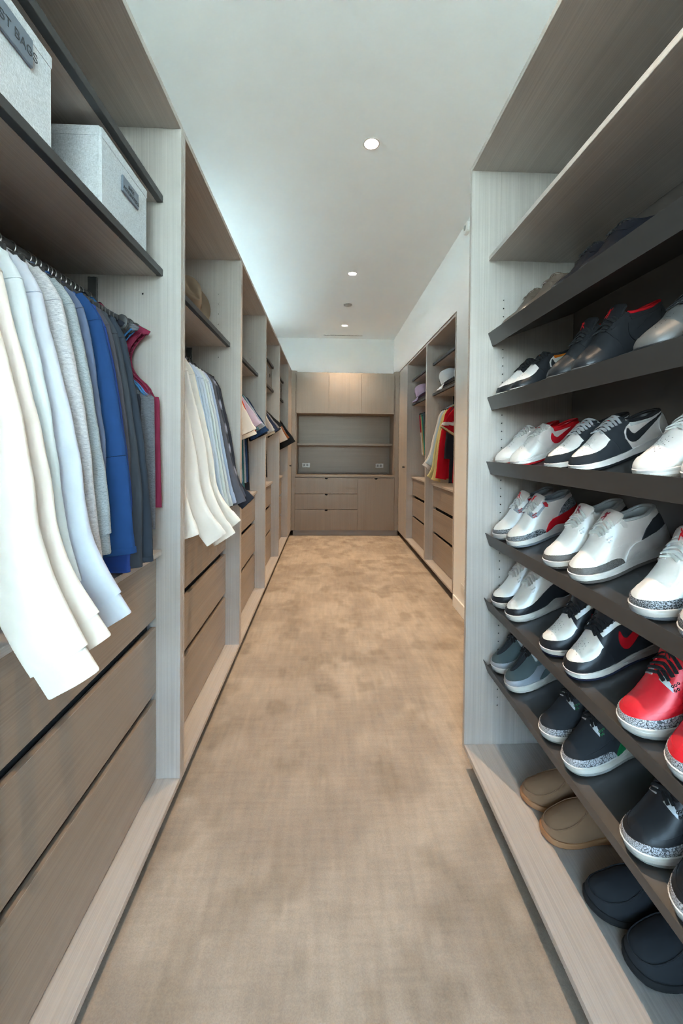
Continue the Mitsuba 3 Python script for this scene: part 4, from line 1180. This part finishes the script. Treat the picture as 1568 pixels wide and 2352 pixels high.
G0 = 'hanging in the nearest left wardrobe'
HUNG = [  # name, label, category, y, colour, options
    ('sweatshirt', 'cream sweatshirt with a deep hem band, nearest the camera on the left rod', 'sweatshirt', .800, (.74, .71, .66), dict(kind='sweat', cuff=.925, out=.318, hem=1.060, T=.019, aw=(.080, .060), heather=.06)),
    ('sweatshirt', 'cream sweatshirt just behind the nearest one, left rod', 'sweatshirt', .868, (.76, .74, .71), dict(kind='sweat', cuff=.960, out=.312, hem=1.07, T=.014, heather=.05)),
    ('sweatshirt', 'pale sky blue sweatshirt with a ribbed cuff, left rod', 'sweatshirt', .928, (.58, .67, .74), dict(kind='sweat', cuff=1.020, out=.268, hem=1.08, T=.014, heather=.05)),
    ('sweatshirt', 'pale lavender sweatshirt beside the sky blue one', 'sweatshirt', 0.985, (.50, .53, .64), dict(kind='sweat', cuff=.965, out=.306, hem=1.08, T=.014, heather=.06)),
    ('sweater', 'light heather grey sweater with an open hem, left rod', 'sweater', 1.050, (.48, .48, .49), dict(kind='jacket', cuff=1.03, out=.255, hem=1.10, T=.016, aw=(.070, .058), m='m_melange1')),
    ('sweater', 'grey green melange sweater beside the light grey one', 'sweater', 1.115, (.30, .335, .345), dict(kind='sweat', cuff=1.10, out=.246, hem=1.12, T=.014, aw=(.066, .054), m='m_melange2')),
    ('sweater', 'slim slate blue sweater half hidden before the navy jacket', 'sweater', 1.165, (.10, .125, .19), dict(kind='jacket', cuff=1.22, out=.222, hem=1.14, T=.009, heather=.25)),
    ('jacket', 'navy blue jacket with an elbow seam, left rod', 'jacket', 1.225, (.008, .034, .105), dict(kind='jacket', cuff=1.075, out=.248, hem=1.06, T=.015, aw=(.074, .066), heather=.03, elbow=True)),
    ('jacket', 'royal blue jacket just behind the navy one', 'jacket', 1.266, (.014, .035, .145), dict(kind='jacket', cuff=1.012, out=.236, hem=1.04, T=.011, heather=.03)),
    ('sweater', 'thin dark taupe sweater between the blue and charcoal jackets', 'sweater', 1.298, (.045, .042, .048), dict(kind='jacket', cuff=1.16, out=.226, hem=1.10, T=.008, heather=.2)),
    ('jacket', 'charcoal jacket with a plain cuff, left rod', 'jacket', 1.334, (.030, .034, .040), dict(kind='jacket', cuff=1.008, out=.240, hem=1.04, T=.013, heather=.08)),
    ('jacket', 'dark slate jacket, last sleeved one before the vests', 'jacket', 1.384, (.020, .026, .035), dict(kind='jacket', cuff=1.010, out=.246, hem=1.05, T=.014, heather=.06)),
    ('vest', 'black zip vest hanging before the grey vest', 'vest', 1.433, (.010, .011, .016), dict(kind='vest', hem=1.12, T=.013, W=.198, chest=.235)),
    ('vest', 'grey heather vest with blue lined armhole', 'vest', 1.478, (.105, .112, .125), dict(kind='vest', hem=1.105, T=.014, W=.215, chest=.262, cuffcol=(.05, .19, .42), puff=.12, m='m_melange3')),
    ('vest', 'burgundy quilted vest against the side panel', 'vest', 1.528, (.130, .012, .030), dict(kind='vest', hem=1.17, T=.015, W=.232, chest=.262, puff=.3)),
]
taken = []
for i, (nm, lab, cat, y, col, o) in enumerate(HUNG):
    hanger(XRL, 1, y, f'black hanger carrying the {lab.split(",")[0].split(" with ")[0]}', wide=cat == 'vest')
    garment(nm, lab, cat, None, XRL, 1, y, col, seed=20 + i, **o)
    taken.append(y)
# the linings and trim of the vests
for i in range(5):
    yh = (1.2455, 1.3160, 1.3590, 1.4085, 1.4555)[i]
    hanger(XRL, 1, yh, f'empty black hanger on the nearest left rod, {("first", "second", "third", "fourth", "fifth")[i]} of five between the jackets', group='empty hangers among the jackets')

UNIT1 = [
    ('shirt', 'white dress shirt, first in the second wardrobe', 1.715, (.80, .80, .78), dict(cuff=1.012, out=.268, hem=1.03)),
    ('shirt', 'white dress shirt with a wide cuff below the drawer top, hat wardrobe', 1.835, (.81, .81, .80), dict(cuff=.970, out=.312, hem=1.03)),
    ('shirt', 'white shirt with the longest hanging cuff, hat wardrobe', 1.955, (.80, .81, .80), dict(cuff=.945, out=.316, hem=1.04, T=.016, aw=(.08, .056))),
    ('shirt', 'off white shirt next to the blue shirts, hat wardrobe', 2.055, (.77, .79, .77), dict(cuff=.978, out=.318, hem=1.03, T=.015, aw=(.08, .056))),
    ('shirt', 'sky blue shirt beside the off white one', 2.120, (.40, .53, .72), dict(cuff=1.02, out=.268, hem=1.08)),
    ('shirt', 'light blue shirt, second of the blue ones', 2.175, (.47, .58, .76), dict(cuff=1.01, out=.266, hem=1.08)),
    ('shirt', 'pale blue shirt in the middle of the blue row', 2.232, (.50, .61, .78), dict(cuff=1.05, out=.262, hem=1.08)),
    ('shirt', 'pale aqua shirt with visible cuff buttons', 2.290, (.55, .66, .72), dict(cuff=1.05, out=.266, hem=1.09)),
    ('shirt', 'pale grey blue shirt, last but one of the light ones', 2.348, (.52, .60, .70), dict(cuff=1.05, out=.268, hem=1.09)),
    ('shirt', 'cornflower blue shirt before the dark shirts', 2.405, (.33, .44, .66), dict(cuff=1.055, out=.270, hem=1.10)),
    ('shirt', 'dark slate grey shirt in the hat wardrobe', 2.468, (.075, .075, .088), dict(cuff=1.05, out=.292, hem=1.10, heather=.2)),
    ('shirt', 'dark checked shirt near the end of the hat wardrobe', 2.530, (.05, .055, .07), dict(cuff=1.07, out=.285, hem=1.12, fn=lambda V, C: C * (0.6 + 5.0 * ((np.floor(V[:, 2] * 22) % 3) == 0)[:, None]))),
    ('shirt', 'black shirt, last one in the hat wardrobe', 2.590, (.018, .019, .026), dict(cuff=1.025, out=.304, hem=1.06)),
]
for i, (nm, lab, y, col, o) in enumerate(UNIT1):
    hanger(XRL, 1, y, f'black hanger holding the {lab.split(",")[0]}')
    garment(nm, lab, 'shirt', None, XRL, 1, y, col, seed=60 + i, **{**dict(kind='shirt', T=.013, aw=(.070, .050), fold=.006), **o})

stripe = lambda a, b, f: (lambda V, C: np.where((np.floor(V[:, 2] * f) % 2 == 0)[:, None], a, b) * np.ones((len(V), 3)))
UNIT2 = [
    ('polo_shirt', 'white polo shirt at the front of the third wardrobe', 3.015, (.78, .76, .72), dict(short=(.285, 1.50, .085), hem=1.10)),
    ('polo_shirt', 'ivory polo shirt among the short sleeves, third wardrobe', 3.080, (.74, .73, .68), dict(short=(.275, 1.47, .085), hem=1.08)),
    ('polo_shirt', 'orange polo shirt, long enough to reach the drawer top', 3.150, (.50, .055, .012), dict(short=(.262, 1.49, .080), hem=1.015)),
    ('polo_shirt', 'lilac polo shirt with a flared sleeve', 3.225, (.60, .52, .70), dict(short=(.292, 1.545, .090), hem=1.10, T=.016)),
    ('polo_shirt', 'blue striped polo shirt beside the lilac one', 3.295, (.12, .24, .34), dict(short=(.255, 1.52, .080), hem=1.03, fn=stripe((.055, .13, .20), (.17, .30, .40), 90))),
    ('polo_shirt', 'dark teal polo shirt between striped and grey ones', 3.360, (.035, .13, .14), dict(short=(.250, 1.52, .080), hem=1.06)),
    ('polo_shirt', 'pale grey polo shirt before the navy one', 3.425, (.36, .40, .46), dict(short=(.290, 1.535, .085), hem=1.10)),
    ('polo_shirt', 'navy polo shirt with the lowest sleeve, third wardrobe', 3.500, (.012, .030, .075), dict(short=(.312, 1.505, .085), hem=1.10)),
    ('polo_shirt', 'black polo shirt at the end of the third wardrobe', 3.570, (.010, .011, .014), dict(short=(.290, 1.49, .085), hem=1.025)),
]
UNIT3 = [
    ('t_shirt', 'white t-shirt at the front of the fourth wardrobe', 4.18, (.76, .75, .72), dict(short=(.275, 1.54, .085), hem=1.12)),
    ('t_shirt', 'cream t-shirt with a dark print, fourth wardrobe', 4.27, (.62, .58, .50), dict(short=(.268, 1.52, .085), hem=1.12)),
    ('t_shirt', 'navy t-shirt with white marks on the sleeve', 4.37, (.02, .026, .05), dict(short=(.292, 1.545, .090), hem=1.11, fn=lambda V, C: np.where((nz(V * 45.0, 5) > .80)[:, None] & (V[:, 2:3] < 1.62) & (V[:, 0:1] > -.64), .7, C))),
    ('t_shirt', 'grey t-shirt before the black ones, fourth wardrobe', 4.45, (.22, .22, .23), dict(short=(.298, 1.57, .085), hem=1.11)),
    ('t_shirt', 'black t-shirt in the fourth wardrobe', 4.53, (.012, .012, .013), dict(short=(.302, 1.56, .085), hem=1.08)),
    ('t_shirt', 'black t-shirt at the far end of the fourth wardrobe', 4.62, (.010, .010, .011), dict(short=(.318, 1.60, .080), hem=1.06)),
]
UNIT4 = [
    ('t_shirt', 'white t-shirt at the front of the fifth wardrobe', 5.30, (.74, .72, .68), dict(short=(.290, 1.47, .09), hem=1.12)),
    ('t_shirt', 'rust brown t-shirt in the fifth wardrobe', 5.40, (.26, .09, .03), dict(short=(.305, 1.49, .09), hem=1.12)),
    ('t_shirt', 'grey blue t-shirt in the fifth wardrobe', 5.48, (.16, .17, .20), dict(short=(.300, 1.50, .085), hem=1.12)),
    ('t_shirt', 'oversized black t-shirt with a very wide sleeve, fifth wardrobe', 5.60, (.009, .009, .010), dict(short=(.345, 1.43, .125), hem=1.12, T=.018)),
]
for u, rows in enumerate((UNIT2, UNIT3, UNIT4)):
    for i, (nm, lab, y, col, o) in enumerate(rows):
        hanger(XRL, 1, y, f'black hanger holding the {lab.split(",")[0]}')
        garment(nm, lab, 'shirt', None, XRL, 1, y, col, seed=90 + 20 * u + i, **{**dict(kind='polo' if u == 0 else 'tee', T=.014, fold=.006), **o})
RIGHT = [
    ('long_sleeve_shirt', 'white long sleeve shirt, farthest in the right wardrobe', 4.585, (.70, .68, .66), dict(cuff=1.19, out=.300, hem=1.15)),
    ('long_sleeve_shirt', 'pale blue long sleeve shirt beside the white one', 4.520, (.42, .53, .62), dict(cuff=1.22, out=.288, hem=1.15)),
    ('long_sleeve_shirt', 'pale yellow long sleeve shirt with a small dark chest mark', 4.440, (.58, .53, .27), dict(cuff=1.075, out=.290, hem=1.08, T=.016)),
    ('long_sleeve_shirt', 'yellow long sleeve shirt just before the red one', 4.365, (.60, .52, .24), dict(cuff=1.055, out=.268, hem=1.07)),
    ('long_sleeve_shirt', 'red long sleeve shirt with a small white crest', 4.275, (.42, .004, .012), dict(cuff=1.085, out=.252, hem=1.09, T=.018, aw=(.078, .058))),
    ('long_sleeve_shirt', 'black long sleeve shirt with a pale stripe near the hem', 4.150, (.010, .010, .012), dict(cuff=1.30, out=.225, hem=1.045, T=.018, fn=lambda V, C: np.where((np.abs(V[:, 2:3] - 1.075) < .004), .45, C))),
    ('football_shirt', 'red short sleeve shirt with a cream sleeve band, nearest on the right rod', 4.020, (.40, .004, .012), dict(short=(.272, 1.58, .085), hem=1.06, T=.016, kind='tee', cuffcol=(.62, .55, .30), fn=lambda V, C: np.where((np.abs(V[:, 2:3] - 1.655) < .016) & (V[:, 0:1] < 1.30), .75, C))),
]
for i, (nm, lab, y, col, o) in enumerate(RIGHT):
    hanger(XRR, -1, y, f'black hanger holding the {lab.split(",")[0].split(" with ")[0]}, right rod')
    k = garment(nm, lab, 'shirt', None, XRR, -1, y, col, seed=180 + i, **{**dict(kind='jacket', T=.014, fold=.005), **o})
    if i in (2, 4):
        c = (1.255, 1.615) if i == 2 else (1.275, 1.635)
        v, f = lathe([(0.0001, -.001), (0.009, -.001), (0.011, 0.0), (0.0001, 0.0015)], 12, axis='y')
        part(k, 'crest', cloth(v * [1, 1, 1.25] + [c[0], y - (.021 if i == 2 else .025), c[1]], f, (.03, .05, .04) if i == 2 else (.75, .72, .70)), 'small crest')

TROU = [('red', (.45, .02, .05), (.70, .68, .64), 5.555), ('sand yellow', (.52, .43, .22), None, 5.485), ('sea green', (.03, .22, .17), None, 5.415), ('grey', (.13, .135, .145), None, 5.345), ('charcoal', (.045, .045, .05), None, 5.275), ('black', (.012, .012, .013), None, 5.205)]
for i, (cn_, col, low, y) in enumerate(TROU):
    lab = f'pair of {cn_} trousers folded over a clip hanger, right rod'
    k = thing('clip_hanger', f'black clip hanger of the {cn_} trousers', 'hanger', 'clip hangers on the right rod')
    hook = [(0.0, 0, -0.062), (0.001, 0, -0.050), (0.004, 0, -0.038)] + [(0.0195 * math.cos(t), 0, 0.0195 * math.sin(t)) for t in np.linspace(-0.95, 3.5, 20)]
    part(k, 'hook', ply(tube_mesh(np.array(hook) * [-1, 1, 1] + [XRR, y, RODZ - 0.0015], 0.0015, 6), 'm_steel', smooth=60))
    part(k, 'bar', board(XRR - .205, XRR + .205, y - .004, y + .004, RODZ - .073, RODZ - .061, m='m_black'))
    for x in (-.175, .175):
        part(k, 'clip', board(XRR + x - .020, XRR + x + .020, y - .016, y + .016, RODZ - .108, RODZ - .0615, m='m_black', ch=.004))
    k = thing('trousers', lab, 'trousers', None)
    ang = np.arange(28) * 2 * np.pi / 28
    rings = []
    for j, z in enumerate(np.linspace(RODZ - .082, 1.315, 34)):
        u = j / 33
        w, t = .205 - .03 * u, (.007 + .010 * min(1, u * 6)) * (1 + .08 * math.sin(9 * u + i))
        xx = w * se(np.cos(ang), .7)
        rings.append(np.column_stack([XRR + xx + .015 * u, y + t * se(np.sin(ang), .75) + .004 * u * np.sin(xx * 22 + i), np.full(28, z)]))
    v, f = loft(rings)
    fn = (lambda V, C, low=low: np.where(V[:, 2:3] < 1.62, low, C)) if low else None
    part(k, 'leg', cloth(v, f, col, .05, 300 + i, fn))
    v, f = loft([rings[-1] + [0, 0, .012], XRR + (rings[-1] - XRR) * [1.01, 1, 1] + [0, 0, .010], rings[-1] - [0, 0, .004]])
    part(k, 'hem', cloth(v, f, np.asarray(low or col) * .8))

# ------------------------------------------------------------------ fabric boxes, hat and caps
def fabric_fn(p, n, uv):
    g = dnoise(p.x * 700.0 + p.y * 700.0, p.z * 260.0, 2.0)
    h = dnoise(p.x * 260.0 + p.y * 260.0, p.z * 900.0, 6.0)
    return mix((0.36, 0.37, 0.385), (0.64, 0.655, 0.68), dr.clip(0.5 * g + 0.5 * h + 0.05, 0, 1))


mat('m_fabric', proc(fabric_fn), 0.95)
mat('m_label', (0.20, 0.24, 0.29), 0.35, metallic=0.5)
mat('m_ink', (0.025, 0.03, 0.035), 0.6)


def storage_box(x0, x1, y0, y1, z0, z1, label, words=None, bs='m_fabric', plate=None, ring=False):
    k = thing('storage_box', label, 'storage box', 'fabric storage boxes on the left shelves')
    part(k, 'body', board(x0, x1, y0, y1, z0, z1 - 0.0, m=bs, ch=0.006))
    e = Boxes()
    e.add(x1 - .001, x1 + .0016, y0 + .004, y1 - .004, z1 - .030, z1 - .003, ch=.0008).add(x0 + .004, x1 - .004, y0 - .0016, y0 + .001, z1 - .030, z1 - .003, ch=.0008)
    part(k, 'top_hem', e.ply(bs), 'stitched hem band', kind=None)
    if plate:
        py0, py1, pz0, pz1 = plate
        p = part(k, 'label_plate', board(x1 + .001, x1 + .007, py0, py1, pz0, pz1, m='m_label', ch=.001), 'blue grey metal label plate')
        ms = []
        for t, zz, hh in words:
            m = meshkit.text_mesh(t, hh, 0.0006)
            v = np.array(m.vertices); v[:, 0] -= (v[:, 0].min() + v[:, 0].max()) / 2
            V = np.stack([x1 + .0072 + v[:, 2], (py0 + py1) / 2 + v[:, 0], zz + v[:, 1]], 1)
            ms.append((V, np.array(m.faces)))
        part(p, 'lettering', ply(join(ms), 'm_ink'), 'dark printed capitals', kind='stuff')
    if ring:
        yc, zc = (y0 + y1) / 2, (z0 + z1) / 2 + .02
        p = part(k, 'label_plate', board(x1 + .001, x1 + .004, yc - .035, yc + .035, zc - .025, zc + .025, m='m_grey_plastic', ch=.001))
        a = np.linspace(0, 2 * np.pi, 20, endpoint=False)
        part(p, 'ring_pull', ply(tube_mesh(np.column_stack([np.full(20, x1 + .008), yc + .022 * np.cos(a), zc - .004 + .022 * np.sin(a)]), .003, 6, closed=True), 'm_black', smooth=50))


zs0 = 2.0455 + 0.0255
storage_box(-1.02, -.641, .683, .977, zs0, 2.293, 'pale grey fabric box marked bags, nearest the camera', [('GUEST BAGS', 2.222, .018)], plate=(.775, .905, 2.203, 2.262))
storage_box(-1.02, -.641, 1.176, 1.470, zs0, 2.299, 'pale grey fabric box marked shoe accessories, beside the side panel', [('SHOE', 2.213, .0105), ('ACCESSORIES', 2.196, .0105)], plate=(1.288, 1.392, 2.187, 2.236))
mat('m_fabricdark', (0.115, 0.11, 0.105), 0.95)
storage_box(-1.02, -.645, 4.30, 4.755, zs0, 2.292, 'dark grey fabric box with a ring pull, fourth wardrobe', bs='m_fabricdark', ring=True)
storage_box(-1.02, -.645, 5.45, 5.82, zs0, 2.292, 'dark grey fabric box with a ring pull, fifth wardrobe', bs='m_fabricdark', ring=True)

mat('m_felt', (0.235, 0.160, 0.105), 0.95, sheen=0.4)


def felt_hat():
    cx = cy = z0 = 0.0
    ax = np.array([.50, -.78, .38]); ax /= np.linalg.norm(ax)
    fx = np.array([.45, .25, -.86]); fx -= ax * (fx @ ax); fx /= np.linalg.norm(fx)
    R = np.column_stack([fx, np.cross(ax, fx), ax])
    pose = lambda V: np.asarray(V) @ R.T + np.array([-.835, 2.40, zs0 + .150])
    """Crown with a teardrop pinch over an upturned brim, seen from the aisle."""
    k = thing('felt_hat', 'tan felt hat with a pinched crown on the shelf above the white shirts', 'hat')
    n, m = 56, 26
    ang = np.arange(n) * 2 * np.pi / n
    rings = []
    for j in range(m):
        u = j / (m - 1)
        r = (1 - .20 * min(u / .72, 1)) if u < .72 else .80 * math.cos((u - .72) / .28 * math.pi / 2) ** .8
        z = .125 * min(u / .72, 1) + (.030 * math.sin((u - .72) / .28 * math.pi / 2) if u > .72 else 0)
        x, y = .098 * r * np.cos(ang), .080 * r * np.sin(ang)
        top = np.clip((u - .55) / .45, 0, 1)
        crease = .040 * top * np.exp(-(y / .020) ** 2) * np.clip(1 - (x / .085) ** 2, 0, 1)
        pinch = 1 - .30 * np.clip((u - .35) / .5, 0, 1) * np.exp(-((x - .062) / .035) ** 2)
        rings.append(np.column_stack([cx + x, cy + y * pinch, z0 + .022 + z - crease + .018 * top * np.clip(-x / .1, -1, 1)]))
    V, F = loft(rings)
    V = np.vstack([V, rings[-1].mean(0)]); c = len(V) - 1
    F = np.vstack([F, [[(m - 1) * n + j, (m - 1) * n + (j + 1) % n, c] for j in range(n)]])
    part(k, 'crown', ply((pose(V), F), 'm_felt', smooth=True))
    rr = []
    for r, dz in ((0.97, .024), (1.05, .012), (1.25, .005), (1.45, .008), (1.62, .020), (1.635, .021), (1.62, .016), (1.45, .004), (1.25, .001), (1.0, .004)):
        w = 1 + .0 * ang
        rr.append(np.column_stack([cx + .098 * r * np.cos(ang), cy + .080 * (r ** .96) * np.sin(ang), z0 + dz + (.030 * (r - 1) / .6 * np.abs(np.sin(ang)) ** 2 if r > 1 else 0) * w]))
    v, f = loft(rr); part(k, 'brim', ply((pose(v), f), 'm_felt', smooth=True))
    band_ = [np.column_stack([cx + .098 * r * np.cos(ang), cy + .080 * r * np.sin(ang), np.full(n, z0 + z)]) for r, z in ((1.012, .026), (1.018, .028), (1.004, .046), (.998, .048))]
    v, f = loft(band_); part(k, 'ribbon', ply((pose(v), f), 'm_felt', smooth=True))


felt_hat()



def cap(name, lab, cx, cy, z0, yaw, crown, brim, size=1.0, tilt=0.0, mark=None):
    k = thing(name, lab, 'cap')
    n, m = 40, 16
    ang = np.arange(n) * 2 * np.pi / n
    M = trimesh.transformations.rotation_matrix(yaw, [0, 0, 1]) @ trimesh.transformations.rotation_matrix(tilt, [0, 1, 0])
    tr = lambda V: (np.asarray(V) * size) @ M[:3, :3].T + [cx, cy, z0]
    rings = []
    for j in range(m):
        u = j / (m - 1)
        r = math.cos(u * math.pi / 2) ** .62
        seam = 1 - .012 * np.abs(np.cos(3 * ang)) ** 8
        rings.append(np.column_stack([.098 * r * np.cos(ang) * seam, .080 * r * np.sin(ang) * seam, np.full(n, .012 + .118 * math.sin(u * math.pi / 2) ** .9) + .015 * r * np.cos(ang) * u]))
    V, F = loft(rings)
    part(k, 'crown', cloth(tr(V), F, crown))
    part(k, 'button', cloth(*(lambda vf: (tr(vf[0] + [0, 0, .129]), vf[1]))(lathe([(.0001, .006), (.006, .004), (.008, 0), (.0001, -.002)], 10)), crown))
    g = np.linspace(-1, 1, 15)
    top, bot = [], []
    for q in np.linspace(0, 1, 9):
        x = .070 + .100 * q * np.sqrt(np.clip(1 - (g * .92) ** 2, 0, 1)) + .030 * (1 - np.abs(g)) * (1 - q)
        yv = .076 * g * (1 - .12 * q)
        zv = .012 - .018 * q - .020 * g ** 2 * (.3 + .7 * q)
        top.append(np.column_stack([x, yv, zv + .0025])); bot.append(np.column_stack([x, yv, zv - .0015]))
    P = np.vstack([np.array(top).reshape(-1, 3), np.array(bot).reshape(-1, 3)])
    f = grid_faces(9, 15)
    edge = [i * 15 for i in range(9)] + [8 * 15 + j for j in range(15)] + [i * 15 + 14 for i in range(8, -1, -1)]
    sk = [[a, b, b + 135] for a, b in zip(edge, edge[1:])] + [[a, b + 135, a + 135] for a, b in zip(edge, edge[1:])]
    part(k, 'brim', cloth(tr(P), np.vstack([f, f[:, ::-1] + 135, sk]), brim))
    if mark:
        v, f = trimesh.creation.box([.004, .040, .022]).vertices, trimesh.creation.box([.004, .040, .022]).faces
        part(k, 'emblem', cloth(tr(v + [.094, .0, .060]), f, mark), 'dark front emblem')
        part(k, 'sweatband', cloth(*(lambda vf: (tr(vf[0]), vf[1]))(tube_mesh(np.column_stack([.099 * np.cos(ang), .081 * np.sin(ang), np.full(n, .013)]), .0035, 6, closed=True)), mark))


RZ0 = 2.013 + .0255
cap('baseball_cap', 'white cap with dark marks on the right shelf', 1.355, 4.375, RZ0 + .098, 2.75, (.68, .72, .76), (.66, .70, .75), 1.16, 0.50, (.03, .035, .05))
cap('baseball_cap', 'second pale cap beside the white one, at the edge of the panel', 1.42, 4.09, RZ0 + .094, 2.75, (.55, .60, .66), (.12, .15, .2), 1.1, 0.50, (.03, .04, .06))
cap('baseball_cap', 'pale pink cap on the farther right shelf', 1.325, 5.46, RZ0 + .098, 2.80, (.58, .42, .56), (.60, .46, .62), 1.18, 0.50, (.10, .09, .16))
cap('baseball_cap', 'light blue cap half hidden behind the pink one', 1.40, 5.13, RZ0 + .094, 2.80, (.22, .45, .66), (.25, .45, .65), 1.12, 0.50, (.06, .12, .25))
